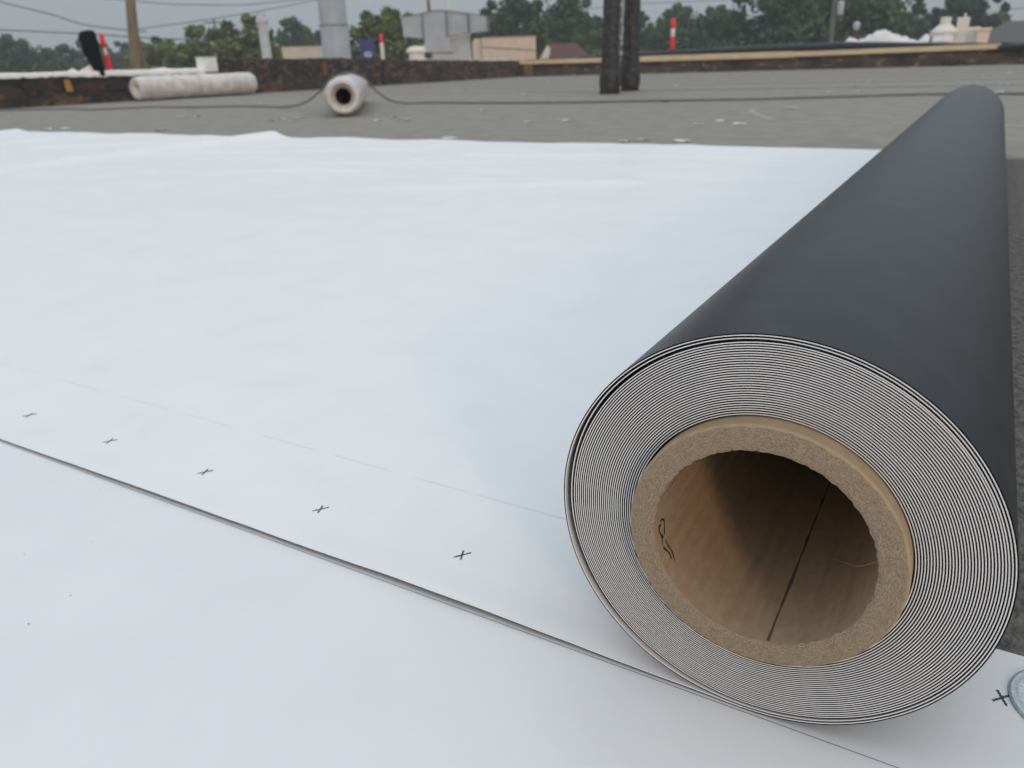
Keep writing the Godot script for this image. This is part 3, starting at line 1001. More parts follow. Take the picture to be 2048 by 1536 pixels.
func build_parapets() -> void:
	var X := -12.3
	# low part with the white capping, along the left side
	var a := thing("parapet_wall", "low dark stained parapet with peeling felt and white capping strip", "wall")
	var st := tool()
	ragged_wall(st, Vector3(X, 0, 4.0), Vector3(X, 0, -10.2), [[0, 0.41], [10.4, 0.41], [12.0, 0.42], [14.2, 0.385]], 0.3, 201, 0.02)
	obj("wall_face", st, with_normal(textured(wall_image(14.2, 0.42, 210, "left"), 0.9), normal_tex(211, 0.05, 4.0), 0.6), a)
	var cp := tool()
	var n := noise(220, 1.4, 4)
	var rows := [[], [], [], [], []]
	for i in 200:
		var z := 4.0 - 13.9 * i / 199.0
		var j := 0.006 * n.get_noise_1d(z * 1.2)
		var drop := 0.385 + 0.02 * n.get_noise_1d(z * 5.0 + 80.0) + (0.016 if z > -7.4 else 0.0)
		rows[0].append(Vector3(X + 0.028, drop, z))
		rows[1].append(Vector3(X + 0.034 + j, 0.45 + j, z))
		rows[2].append(Vector3(X + 0.0, 0.474 + j, z))
		rows[3].append(Vector3(X - 0.28, 0.468 + j, z))
		rows[4].append(Vector3(X - 0.32, 0.39, z))
	surface(cp, rows, 1)
	obj("white_capping", cp, M.cap_white, a)
	for f in [[-7.72, 0.16, 0.09], [-7.45, 0.10, 0.05], [-9.05, 0.25, 0.03]]:
		var fl := tool()
		prism(fl, PackedVector2Array([Vector2(-f[1], 0), Vector2(f[1], 0), Vector2(f[1] * 0.5, f[2] * 0.5), Vector2(f[1] * 0.25, f[2]), Vector2(-f[1] * 0.1, f[2] * 0.7), Vector2(-f[1] * 0.6, f[2] * 0.35)]), 0.012, Transform3D(Basis(Vector3.UP, PI / 2), Vector3(X - 0.06, 0.472, f[0])))
		obj("torn_flap", fl, M.cap_white, a)
	var ye := tool()
	var yrows := []
	for r in 8:
		var row := []
		for k in 6:
			var w := 0.055 * (1.0 - 0.35 * absf(r / 7.0 - 0.45)) + 0.012 * n.get_noise_2d(r * 3.0, 5.0)
			row.append(Vector3(X + 0.045 + 0.018 * sin(PI * k / 5.0), 0.185 + 0.175 * r / 7.0, -7.28 + w * (k / 2.5 - 1.0) + 0.02 * r / 7.0))
		yrows.append(row)
	surface(ye, yrows, 1)
	obj("sealant_patch", ye, M.sealant_yellow, a).set_meta("label", "yellow sealant patch on the dark wall")
	for f in [[-8.1, 0.25, 0.07], [-6.75, 0.30, 0.08], [-5.9, 0.22, 0.07], [-9.6, 0.12, 0.06]]:
		var pt := tool()
		prism(pt, PackedVector2Array([Vector2(-0.16, -f[2]), Vector2(0.12, -f[2] * 0.9), Vector2(0.17, 0.0), Vector2(0.06, f[2]), Vector2(-0.11, f[2] * 0.7), Vector2(-0.19, 0.01)]), 0.02, Transform3D(Basis(Vector3.UP, PI / 2), Vector3(X + 0.025, f[1], f[0])))
		obj("peeled_felt", pt, M.tar_flash, a)
	var bx := tool()
	beam(bx, Vector3(0, 0.12, 0), Vector3(0.27, 0.24, 0.22), 0.012, Basis(Vector3.UP, PI / 2))
	var bo := thing("metal_box", "small white box standing at the end of the white capping", "box", Vector3(X - 0.05, 0.40, -10.03))
	obj("body", bx, M.cap_white, bo)
	var bl := tool()
	beam(bl, Vector3(0, 0.247, 0), Vector3(0.29, 0.012, 0.24), 0.003, Basis(Vector3.UP, PI / 2))
	obj("lid", bl, M.cap_white, bo)
	# taller bare part
	var b := thing("parapet_wall", "taller bare brown parapet with black tar stains between capping and timber", "wall")
	var sb := tool()
	ragged_wall(sb, Vector3(X, 0, -10.2), Vector3(X, 0, -21.7), [[0, 0.615], [1.2, 0.61], [3.5, 0.60], [4.6, 0.555], [8.5, 0.485], [11.5, 0.435]], 0.32, 202, 0.022)
	obj("wall_face", sb, with_normal(textured(wall_image(11.5, 0.6, 230, "mid"), 0.9), normal_tex(231, 0.05, 4.0), 0.6), b)
	var oc := tool()
	prism(oc, PackedVector2Array([Vector2(-0.06, -0.13), Vector2(0.07, -0.12), Vector2(0.08, 0.1), Vector2(0.02, 0.14), Vector2(-0.05, 0.12)]), 0.02, Transform3D(Basis(Vector3.UP, PI / 2), Vector3(X + 0.022, 0.39, -13.0)))
	obj("sealant_patch", oc, M.sealant_ochre, b).set_meta("label", "ochre sealant patch on the brown wall")
	var cr := tool()
	box(cr, Vector3(X + 0.018, 0.27, -14.97), Vector3(0.03, 0.5, 0.07))
	obj("joint_strip", cr, M.tar_flash, b)
	# back wall with timber plate and rolled-back black membrane
	var Z := -21.5
	var c := thing("parapet_wall", "long brown back parapet with pale timber plank and black membrane", "wall")
	var sc := tool()
	ragged_wall(sc, Vector3(-12.3, 0, Z), Vector3(8.5, 0, Z), [[0, 0.37], [20.8, 0.37]], 0.4, 203, 0.016)
	obj("wall_face", sc, with_normal(textured(wall_image(20.8, 0.4, 250, "back"), 0.9), normal_tex(251, 0.05, 4.0), 0.5), c)
	var cuts := [-12.32, -8.6, -4.4, 0.05]
	var tops := [0.45, 0.445, 0.432, 0.425]
	var hts := [0.10, 0.145, 0.145, 0.085]
	for k in 3:
		var pk := tool()
		var p0 := Vector3(cuts[k] + 0.004, tops[k] - hts[k] * 0.5, Z + 0.06)
		var p1 := Vector3(cuts[k + 1] - 0.004, tops[k + 1] - hts[k + 1] * 0.5, Z + 0.06)
		var dd := (p1 - p0).normalized()
		var tb := Basis(dd, Vector3(-dd.y, dd.x, 0), Vector3(0, 0, 1))
		beam(pk, (p0 + p1) * 0.5, Vector3(p0.distance_to(p1), lerpf(hts[k], hts[k + 1], 0.5), 0.07), 0.008, tb)
		obj("timber_plank", pk, M.timber, c)
	var mem := tool()
	var mn := noise(260, 0.8, 3)
	var mrows := []
	var mx := [-12.3, -11.9, -8.2, -5.5, -3.1, -0.95, 0.5, 3.0, 8.5]
	var mh := [0.455, 0.462, 0.555, 0.595, 0.598, 0.49, 0.435, 0.43, 0.43]
	for i in 160:
		var x := lerpf(-12.3, 8.5, i / 159.0)
		var h := 0.45
		for k in mx.size() - 1:
			if x >= mx[k]:
				h = lerpf(mh[k], mh[k + 1], (x - mx[k]) / (mx[k + 1] - mx[k]))
		h += 0.012 * mn.get_noise_1d(x * 2.0)
		var row := []
		for q in [[0.02, 0.425], [0.085, 0.443], [0.10, lerpf(0.44, h, 0.5)], [0.07, lerpf(0.44, h, 0.9)], [0.0, h], [-0.16, h - 0.01], [-0.36, h - 0.05], [-0.42, 0.36]]:
			row.append(Vector3(x, minf(q[1], h), Z + q[0] + 0.012 * mn.get_noise_2d(x * 1.5, q[1] * 9.0)))
		mrows.append(row)
	# let the fold hang lower than the plank's top only at the right end
	surface(mem, mrows, 1, true)
	obj("black_membrane", mem, M.membrane_dark, c)
	var lump := tool()
	tube(lump, [Vector3(0.0, 0.36, Z + 0.12), Vector3(0.7, 0.375, Z + 0.14), Vector3(2.0, 0.37, Z + 0.13), Vector3(5.0, 0.37, Z + 0.12)], [0.05, 0.085, 0.08, 0.07], 12)
	obj("membrane_fold", lump, M.membrane_dark, c)
	for k in 5:  # black blocks stand in for the shaded gaps below the plank
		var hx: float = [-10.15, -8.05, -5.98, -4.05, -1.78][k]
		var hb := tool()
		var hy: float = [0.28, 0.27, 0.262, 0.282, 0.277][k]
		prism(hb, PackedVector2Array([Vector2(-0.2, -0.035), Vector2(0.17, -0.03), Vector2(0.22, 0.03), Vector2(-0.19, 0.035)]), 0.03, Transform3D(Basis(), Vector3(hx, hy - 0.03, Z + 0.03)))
		obj("gap_shade_block", hb, M.dark_plastic, c)
	var ends := tool()
	beam(ends, Vector3(-12.02, 0.21, Z + 0.05), Vector3(0.3, 0.40, 0.06), 0.01)
	obj("timber_block", ends, M.old_timber, c)
	# clump of leaves and debris at the foot of the back wall
	var deb := thing("leaf_clump", "small dark clump of dead leaves by the back parapet", "debris", Vector3(-0.9, 0.0, Z + 0.35))
	var bl2 := []
	for k in 5:
		bl2.append([Vector3(-0.15 + 0.09 * k, 0.06 + 0.03 * sin(k * 2.0), 0.02 * k), 0.07])
	mesh_obj("leaves", leaf_cloud(bl2, 40, 0.035, Color(0.05, 0.035, 0.025), 0.3, 77), M.leaf, deb)

func build_roof_things() -> void:
	# wrapped spare rolls
	wrapped_roll("wrapped_roll", "plastic-wrapped roll lying along the foot of the low parapet", Vector3(-11.83, 0.186, -8.12), Vector3(-11.80, 0.192, -10.5), 0.185, 0.022, 301)
	wrapped_roll("wrapped_roll", "plastic-wrapped roll with open core end and black hose over it", Vector3(-4.63, 0.158, -4.90), Vector3(-6.63, 0.158, -7.39), 0.158, 0.066, 302)
	# hose
	var pts := [Vector3(-12.1, 0.012, -5.75), Vector3(-11.37, 0.012, -5.72), Vector3(-10.8, 0.012, -5.80), Vector3(-10.2, 0.012, -5.95), Vector3(-9.5, 0.012, -5.80), Vector3(-9.15, 0.012, -6.05), Vector3(-8.95, 0.012, -6.28), Vector3(-8.5, 0.012, -6.2), Vector3(-8.0, 0.012, -6.19), Vector3(-7.6, 0.012, -6.33), Vector3(-6.95, 0.012, -6.22), Vector3(-6.5, 0.014, -6.09), Vector3(-6.14, 0.06, -6.0), Vector3(-5.88, 0.17, -5.97), Vector3(-5.76, 0.27, -6.00), Vector3(-5.62, 0.335, -6.10), Vector3(-5.49, 0.29, -6.19), Vector3(-5.42, 0.2, -6.24), Vector3(-5.37, 0.12, -6.3), Vector3(-5.32, 0.05, -6.42), Vector3(-5.3, 0.014, -6.66), Vector3(-5.1, 0.012, -6.80), Vector3(-4.16, 0.012, -6.66), Vector3(-3.33, 0.012, -6.68), Vector3(-2.65, 0.012, -6.84), Vector3(-1.78, 0.012, -6.98), Vector3(-1.0, 0.012, -7.33), Vector3(-0.43, 0.012, -7.58), Vector3(0.12, 0.012, -7.55), Vector3(0.6, 0.012, -7.3), Vector3(1.6, 0.012, -7.1)]
	var cv := Curve3D.new()
	for i in pts.size():
		var t: Vector3 = (pts[mini(i + 1, pts.size() - 1)] - pts[maxi(i - 1, 0)]) / 6.0
		cv.add_point(pts[i], -t, t)
	var q := []
	for p in cv.tessellate(4, 2.0):
		q.append(p)
	var st := tool()
	tube(st, q, [0.0095], 8)
	tag(obj("hose", st, M.hose), "thin dark hose snaking across the grey roof", "hose")
	# pair of tarred posts
	for k in 2:
		var root := thing("tarred_post", ["nearer black tar-wrapped post with square flashing at its foot", "farther black tar-wrapped post standing just behind its twin"][k], "post", [Vector3(-3.91, 0, -8.80), Vector3(-3.985, 0, -9.62)][k], deg_to_rad(24), "pair of tarred posts")
		var n := noise(400 + k, 1.0, 4)
		var sh := tool()
		var rows := []
		for i in 40:
			var y := 0.06 + 2.6 * i / 39.0
			var row := []
			for j in 25:
				var t := TAU * (j % 24) / 24.0
				var c := Vector2(cos(t), sin(t))
				var r := (0.098 if k == 0 else 0.102) + 0.014 * smoothstep(0.75, 0.15, y) + (0.012 if y < 0.24 else 0.0) + 0.012 * n.get_noise_3d(c.x * 2.0, c.y * 2.0, y * 4.0)
				row.append(Vector3(c.x * r + 0.02 * y * (0.6 if k == 0 else 0.3), y, c.y * r))
			rows.append(row)
		surface(sh, rows, 1)
		obj("post_shaft", sh, M.tar, root)
		var fl := tool()
		var h := 0.112 if k == 0 else 0.106
		flat(fl)
		for e in 4:
			var a0 := PI / 4 + PI / 2 * e
			var a1 := PI / 4 + PI / 2 * (e + 1)
			var r0 := h * 1.414
			quad(fl, Vector3(r0 * 1.06 * cos(a0), -0.003, r0 * 1.06 * sin(a0)), Vector3(r0 * 1.06 * cos(a1), -0.003, r0 * 1.06 * sin(a1)), Vector3(r0 * 0.97 * cos(a1), 0.185, r0 * 0.97 * sin(a1)), Vector3(r0 * 0.97 * cos(a0), 0.185, r0 * 0.97 * sin(a0)))
			quad(fl, Vector3(r0 * 0.97 * cos(a0), 0.185, r0 * 0.97 * sin(a0)), Vector3(r0 * 0.97 * cos(a1), 0.185, r0 * 0.97 * sin(a1)), Vector3(0.07 * cos(a1), 0.22, 0.07 * sin(a1)), Vector3(0.07 * cos(a0), 0.22, 0.07 * sin(a0)))
		obj("flashing", fl, M.tar_flash, root)
	var ch := tool()
	tube(ch, [Vector3(-4.02, 0.30, -9.30), Vector3(-4.01, 1.2, -9.31), Vector3(-3.995, 2.6, -9.33)], [0.038, 0.04, 0.042], 10)
	var co := thing("conduit", "pale grey conduit rising between the two tarred posts", "conduit")
	obj("pipe", ch, M.duct_seam, co)
	for k in 12:
		var cl := tool()
		tube(cl, [Vector3(-4.012, 0.42 + 0.18 * k, -9.305), Vector3(-4.012, 0.47 + 0.18 * k, -9.305)], [0.05], 12)
		obj("coupling", cl, M.duct, co)
	var lo := tool()
	tube(lo, [Vector3(-4.02, -0.004, -9.3), Vector3(-4.02, 0.31, -9.3)], [0.03, 0.03], 10)
	obj("lower_pipe", lo, M.tar_flash, co)
	# chalk marks
	var marks := [
		[[Vector2(-2.47, -5.70), Vector2(-2.38, -5.86), Vector2(-2.25, -5.93), Vector2(-2.13, -5.87)], 0.05],
		[[Vector2(-2.05, -5.86), Vector2(-1.87, -5.86), Vector2(-1.62, -5.80), Vector2(-1.46, -5.76)], 0.04],
		[[Vector2(-1.36, -6.02), Vector2(-1.45, -5.92), Vector2(-1.45, -5.75), Vector2(-1.38, -5.5), Vector2(-1.24, -5.15), Vector2(-1.06, -4.76)], 0.035],
		[[Vector2(-0.98, -4.53), Vector2(-0.8, -4.55), Vector2(-0.6, -4.55)], 0.05],
		[[Vector2(-0.57, -4.59), Vector2(-0.5, -4.57), Vector2(-0.44, -4.58)], 0.05],
		[[Vector2(-0.40, -4.60), Vector2(-0.31, -4.52)], 0.05],
		[[Vector2(0.10, -4.50), Vector2(0.3, -4.46), Vector2(0.7, -4.4)], 0.07],
	]
	for m in marks:
		var cs := tool()
		var rows := [[], []]
		var l: Array = m[0]
		for i in l.size():
			var d: Vector2 = (l[mini(i + 1, l.size() - 1)] - l[maxi(i - 1, 0)]).normalized().orthogonal() * m[1] * 0.5
			rows[0].append(Vector3(l[i].x + d.x, -0.0028, l[i].y + d.y))
			rows[1].append(Vector3(l[i].x - d.x, -0.0028, l[i].y - d.y))
		surface(cs, rows, 1)
		tag(obj("adhesive_streak", cs, M.chalk), "faint cream streak of old adhesive on the grey roof", "streak", "cream streaks on the roof")
	# scraps
	var spots := [[-4.99, -4.43], [-5.11, -4.64], [-4.99, -4.71], [-3.76, -4.61], [-2.55, -3.40], [-2.48, -3.32], [-2.62, -4.49], [-2.44, -4.64], [-1.45, -3.32], [-1.40, -3.42], [-1.18, -3.40], [-1.42, -4.38], [-1.37, -4.66], [-1.19, -4.44], [-1.21, -5.95], [-1.58, -12.18], [-1.44, -12.1], [-1.31, -9.98], [-1.11, -8.64], [-4.0, -11.43], [-3.75, -7.05], [-4.13, -4.91], [-3.99, -4.54], [-4.0, -3.48], [-5.17, -3.49], [-6.4, -3.53], [-6.5, -3.45], [-9.7, -4.88], [-6.48, -4.9], [-6.6, -4.8], [-3.78, -5.73], [-2.53, -6.91], [-1.38, -8.6], [-1.75, -8.59], [0.12, -8.09], [0.16, -9.92], [-0.14, -10.05], [-0.07, -12.7], [0.24, -14.5], [-6.0, -13.2], [-8.2, -15.4], [-2.9, -15.0], [-7.4, -11.0], [-9.0, -9.2], [-5.2, -9.0], [-8.3, -7.4], [-3.0, -13.2]]
	for i in spots.size():
		scrap(spots[i][0], spots[i][1], i)
	# marker posts
	marker_post("leaning red and white marker post beside the black bag", Vector3(-12.36, 0.40, -8.10), 0.62, Vector2(0.0, 0.03), [[0.0, 0.10, 1, 1.15], [0.10, 0.50, 0, 1.05], [0.50, 0.66, 1, 0.75], [0.66, 1.0, 0, 1.0]], 0.038)
	marker_post("white marker post with red tip beside the blue sign", Vector3(-12.75, 0.50, -15.58), 0.62, Vector2(0.0, 0.0), [[0.0, 0.70, 1, 0.95], [0.70, 1.0, 0, 1.0]], 0.045)
	marker_post("upright red and white marker post on the back parapet", Vector3(-7.68, 0.56, -21.7), 0.80, Vector2(0.0, 0.0), [[0.0, 0.43, 0, 1.05], [0.43, 0.68, 1, 0.95], [0.68, 1.0, 0, 1.0]], 0.062)
	# black bag over a post
	var bag := thing("black_bag", "black plastic bag pulled over a leaning stub beside red-white marker post", "bag", Vector3(-12.33, 0.40, -7.90))
	var bn := noise(500, 1.0, 4)
	var brow := []
	var prof := [[0.0, 0.10, 0.0], [0.08, 0.10, 0.0], [0.2, 0.115, 0.01], [0.34, 0.14, 0.03], [0.46, 0.155, 0.045], [0.54, 0.16, 0.055], [0.60, 0.15, 0.055], [0.645, 0.115, 0.05], [0.66, 0.01, 0.05]]
	for p in prof:
		var row := []
		for j in 29:
			var t := TAU * (j % 28) / 28.0
			var r: float = p[1] * (0.78 + 0.22 * cos(t - 1.6) + 0.30 * bn.get_noise_3d(cos(t) * 1.8, sin(t) * 1.8, p[0] * 5.0))
			row.append(Vector3(r * cos(t), p[0] + 0.02 * bn.get_noise_2d(t, p[0] * 9.0), p[2] + r * sin(t)))
		brow.append(row)
	var bs := tool()
	surface(bs, brow, 1)
	obj("bag_skin", bs, M.bag, bag)

func build_beyond() -> void:
	# neighbouring roof and its coping
	var nb := tool()
	box(nb, Vector3(-16.5, -2.29, -17.2), Vector3(7.0, 5.42, 11.0))
	setting(obj("neighbour_roof", nb, M.duct_pale), "neighbouring flat roof behind the brown parapet", "roof")
	var cop := tool()
	beam(cop, Vector3(-13.05, 0.465, -18.6), Vector3(6.6, 0.06, 0.14), 0.01, Basis(Vector3.UP, PI / 2))
	tag(obj("roof_coping", cop, M.cap_white), "thin white coping along the neighbouring roof's edge", "coping")
	var yaw := deg_to_rad(34.4)
	# big square duct stack
	var sk := thing("exhaust_stack", "tall wide galvanised exhaust stack with one flanged joint", "stack", Vector3(-15.92, 0.42, -17.52), deg_to_rad(42.0))
	var s1 := tool()
	lathe(s1, [Vector2(0.385, 0.0), Vector2(0.385, 1.07)], 40)
	obj("lower_duct", s1, M.duct, sk)
	var s2 := tool()
	lathe(s2, [Vector2(0.375, 1.09), Vector2(0.358, 3.4)], 40)
	obj("upper_duct", s2, M.duct, sk)
	var s3 := tool()
	lathe(s3, [Vector2(0.385, 1.055), Vector2(0.405, 1.06), Vector2(0.405, 1.085), Vector2(0.37, 1.095)], 40)
	obj("flange", s3, M.duct_seam, sk)
	var s4 := tool()
	box(s4, Vector3(-0.1, 0.53, 0.375), Vector3(0.02, 1.05, 0.02))
	obj("seam", s4, M.duct, sk)
	# small pipe with cap
	var pp := thing("vent_pipe", "slender grey vent pipe with flared cap above the brown parapet", "vent pipe", Vector3(-15.83, 0.42, -14.83), 0.0)
	var p1 := tool()
	tube(p1, [Vector3(0, 0, 0), Vector3(0.0, 1.15, 0.0)], [0.122, 0.118], 20)
	obj("pipe", p1, M.duct_pale, pp)
	var p2 := tool()
	lathe(p2, [Vector2(0.12, 1.04), Vector2(0.155, 1.09), Vector2(0.16, 1.11), Vector2(0.105, 1.26), Vector2(0.105, 1.31), Vector2(0.0, 1.32)], 20)
	obj("cap", p2, M.duct_pale, pp)
	# exhaust hood: faceted body of four panels, trunk, side duct
	var hd := thing("exhaust_hood", "broad grey sheet metal exhaust hood with four front panels", "exhaust hood", Vector3(-14.08, 0.0, -20.24), yaw)
	var panels := [
		[[-1.26, 1.21], [-0.67, 1.135], [-0.67, 1.785], [-1.2, 1.705], [-1.26, 1.68]],
		[[-0.60, 0.76], [0.20, 0.74], [0.03, 1.16], [0.02, 1.84], [-0.35, 1.85], [-0.64, 1.79], [-0.64, 1.13]],
		[[0.06, 1.165], [0.66, 1.245], [0.66, 1.755], [0.05, 1.84]],
		[[0.71, 1.25], [1.24, 1.28], [1.24, 1.655], [0.70, 1.745]],
	]
	for k in 4:
		var poly := PackedVector2Array()
		for v in panels[k]:
			poly.append(Vector2(v[0], v[1]))
		var st := tool()
		prism(st, poly, [0.7, 0.8, 0.72, 0.66][k], Transform3D(Basis(Vector3.UP, [0.05, 0.0, -0.04, -0.08][k]), Vector3(0, 0, -0.4)))
		obj("panel", st, M.duct, hd)
	for rb in [[-0.655, 1.14, 1.79], [0.04, 1.17, 1.84], [0.685, 1.25, 1.75], [1.255, 1.27, 1.66]]:
		var st := tool()
		box(st, Vector3(rb[0], (rb[1] + rb[2]) * 0.5, -0.36), Vector3(0.045, rb[2] - rb[1], 0.82))
		obj("seam_rib", st, M.duct_seam, hd)
	var er := tool()
	tube(er, [Vector3(-1.25, 1.71, 0.0), Vector3(-0.64, 1.80, 0.02), Vector3(-0.35, 1.862, 0.02), Vector3(0.05, 1.85, 0.02), Vector3(0.69, 1.76, 0.0), Vector3(1.27, 1.67, -0.02)], [0.014], 6)
	obj("top_edge", er, M.duct_seam, hd)
	var sd := tool()
	prism(sd, PackedVector2Array([Vector2(0.22, 0.42), Vector2(0.74, 0.42), Vector2(0.70, 1.2), Vector2(0.08, 1.12)]), 0.5, Transform3D(Basis(), Vector3(0, 0, -0.5)))
	obj("side_duct", sd, M.duct_pale, hd)
	var bsx := tool()
	prism(bsx, PackedVector2Array([Vector2(-0.4, 0.42), Vector2(0.2, 0.42), Vector2(0.2, 0.738), Vector2(-0.46, 0.738)]), 0.6, Transform3D(Basis(), Vector3(0, 0, -0.4)))
	obj("base", bsx, M.duct_pale, hd)
	for k in 2:
		var mp := tool()
		var px: float = [-0.46, 0.12][k]
		tube(mp, [Vector3(px, 1.8, -0.85), Vector3(px - 0.03, 3.4, -0.85)], [[0.055, 0.038][k]], 10)
		obj("mast", mp, [M.pole_wood, M.vent_white][k], hd)
	# mushroom vent
	var mv := thing("roof_vent", "squat cream mushroom vent beside the grey exhaust hood", "vent", Vector3(-14.2, 0.42, -18.9))
	var v1 := tool()
	lathe(v1, [Vector2(0.34, 0.0), Vector2(0.34, 0.15), Vector2(0.22, 0.16), Vector2(0.22, 0.33)], 24)
	obj("curb", v1, M.vent_white, mv)
	var v2 := tool()
	lathe(v2, [Vector2(0.26, 0.32), Vector2(0.30, 0.34), Vector2(0.28, 0.40), Vector2(0.19, 0.475), Vector2(0.0, 0.50)], 24)
	obj("dome", v2, M.vent_white, mv)
	# blue sign
	var sg := thing("blue_sign", "dark blue sign panel with small white emblem behind the parapet", "sign", Vector3(-16.58, 0.42, -19.6), deg_to_rad(40.2))
	var g1 := tool()
	prism(g1, PackedVector2Array([Vector2(-0.17, 0.15), Vector2(0.20, 0.15), Vector2(0.235, 0.78), Vector2(-0.24, 0.78)]), 0.06)
	obj("panel", g1, M.blue_sign, sg)
	var g2 := tool()
	var ov := []
	for i in 25:
		ov.append(Vector3(0.03 + 0.105 * cos(TAU * i / 24.0), 0.345 + 0.06 * sin(TAU * i / 24.0), 0.036))
	tube(g2, ov, [0.016], 6, false)
	obj("emblem_ring", g2, M.sign_white, sg)
	for k in 3:
		var g3 := tool()
		box(g3, Vector3(-0.02 + 0.05 * k, 0.345, 0.034), Vector3(0.028, 0.07 - 0.02 * (k % 2), 0.008))
		obj("emblem_bar", g3, M.sign_white, sg)
	for lx in [-0.1, 0.12]:
		var g4 := tool()
		tube(g4, [Vector3(lx, 0.0, -0.02), Vector3(lx, 0.2, -0.02)], [0.02], 8)
		obj("leg", g4, M.pole_grey, sg)
	# beige buildings
	var bb := thing("beige_building", "pinkish beige flat-roofed block to the right of the exhaust hood", "building", Vector3(-15.85, -5.0, -25.05), deg_to_rad(30.0))
	var w1 := tool()
	box(w1, Vector3(0.94, 3.13, -1.6), Vector3(1.9, 6.26, 3.2))
	obj("wall", w1, M.stucco, bb)
	var w2 := tool()
	beam(w2, Vector3(0.94, 6.28, -1.6), Vector3(1.98, 0.05, 3.28), 0.01)
	obj("roof_edge", w2, M.trim_dark, bb)
	var w4 := tool()
	tube(w4, [Vector3(-0.02, 5.95, 0.012), Vector3(1.0, 5.86, 0.014), Vector3(1.9, 5.78, 0.012)], [0.011], 6)
	obj("wall_cable", w4, M.trim_dark, bb)
	var w3 := tool()
	prism(w3, PackedVector2Array([Vector2(-0.36, 0.0), Vector2(-0.003, 0.0), Vector2(-0.003, 6.24), Vector2(-0.30, 6.22), Vector2(-0.36, 6.1)]), 2.6, Transform3D(Basis(), Vector3(0, 0, -1.5)))
	obj("side_wing", w3, M.stucco_pale, bb)
	var bl := thing("beige_building", "low cream building seen between vent pipe and exhaust stack", "building", Vector3(-23.4, -5.0, -24.2), deg_to_rad(43.0))
	var l1 := tool()
	box(l1, Vector3(0.1, 3.13, -1.5), Vector3(2.1, 6.26, 3.0))
	obj("wall", l1, M.stucco_pale, bl)
	var l2 := tool()
	beam(l2, Vector3(0.1, 6.29, -1.5), Vector3(2.18, 0.05, 3.08), 0.01)
	obj("roof_edge", l2, M.trim_dark, bl)
	# brown roofed house
	house("brown_roofed_house", "house with brown hipped roof and small pale gable", Vector3(-18.75, -5.0, -37.3), deg_to_rad(27.0), 1.35, 5.45, 6.22, M.shingle_brown)
	var gd := get_node("brown_roofed_house")
	var gs := tool()
	prism(gs, PackedVector2Array([Vector2(-1.05, 5.45), Vector2(-0.62, 5.45), Vector2(-0.5, 5.98), Vector2(-0.66, 6.14), Vector2(-0.78, 5.95)]), 0.2, Transform3D(Basis(), Vector3(-0.15, 0, 1.5)))
	obj("gable", gs, M.vent_white, gd)
	house("grey_roofed_house", "house with dark grey shingle roof behind the back parapet", Vector3(1.2, -5.0, -41.0), deg_to_rad(2.0), 2.3, 5.45, 6.35, M.shingle_grey)
	# white tarp bundle on the back wall
	var tp := thing("white_tarp", "crumpled heap of white tarpaulin behind the black membrane edge", "tarpaulin", Vector3(-2.55, 0.35, -22.45))
	var tn := noise(600, 1.0, 4)
	var tr := []
	for i in 15:
		var row := []
		for j in 60:
			var x := lerpf(-1.08, 1.08, j / 59.0)
			var d := i / 14.0
			var h := 0.20 + 0.14 * exp(-pow((x + 0.72) / 0.13, 2.0)) + 0.29 * exp(-pow((x - 0.0) / 0.42, 2.0)) + 0.05 * exp(-pow((x - 0.55) / 0.2, 2.0)) + 0.16 * exp(-pow((x - 1.0) / 0.11, 2.0)) + 0.035 * tn.get_noise_2d(x * 5.0, d * 3.0)
			row.append(Vector3(x, h * pow(sin(PI * clampf(d, 0.0, 1.0)), 0.45) + 0.03 * tn.get_noise_2d(x * 9.0, d * 8.0), 0.35 - 0.7 * d))
		tr.append(row)
	var ts := tool()
	surface(ts, tr, 1, true)
	obj("sheeting", ts, M.tarp, tp)
	setting(obj("rear_roof", rear_roof(), M.duct_pale), "lower roof beyond the back parapet carrying white vents", "roof")
	# white vents to the right
	var rv := thing("roof_vent", "pale turbine vent with conical skirt behind the back parapet", "vent", Vector3(-1.3, 0.25, -24.4))
	var r1 := tool()
	lathe(r1, [Vector2(0.26, 0.0), Vector2(0.26, 0.42), Vector2(0.30, 0.43), Vector2(0.34, 0.50), Vector2(0.30, 0.53)], 24)
	obj("curb", r1, M.vent_white, rv)
	var r2 := tool()
	lathe(r2, [Vector2(0.34, 0.52), Vector2(0.17, 0.68), Vector2(0.125, 0.70), Vector2(0.125, 0.87), Vector2(0.0, 0.88)], 24)
	obj("skirt", r2, M.vent_white, rv)
	var r3 := tool()
	box(r3, Vector3(0.02, 0.36, 0.32), Vector3(0.46, 0.13, 0.1))
	obj("front_ledge", r3, M.cap_white, rv)
	var rp := thing("white_chimney", "narrow off-white chimney with a shorter shoulder beside it", "chimney", Vector3(-0.9, 0.25, -24.6))
	var q1 := tool()
	beam(q1, Vector3(0, 0.42, 0), Vector3(0.27, 0.86, 0.3), 0.02)
	obj("shaft", q1, M.vent_white, rp)
	var q2 := tool()
	beam(q2, Vector3(0.27, 0.30, -0.02), Vector3(0.27, 0.62, 0.26), 0.02)
	obj("shoulder", q2, M.vent_white, rp)
	var q3 := tool()
	tube(q3, [Vector3(0.02, 0.85, 0), Vector3(0.02, 0.95, 0)], [0.03, 0.025], 8)
	obj("finial", q3, M.vent_pink, rp)
	var rx := thing("planter_box", "pinkish square planter-like box with a projecting rim", "box", Vector3(-0.40, 0.25, -24.35))
	var x1 := tool()
	prism(x1, PackedVector2Array([Vector2(-0.10, 0.0), Vector2(0.11, 0.0), Vector2(0.145, 0.50), Vector2(-0.14, 0.50)]), 0.28)
	obj("body", x1, M.vent_pink, rx)
	var x2 := tool()
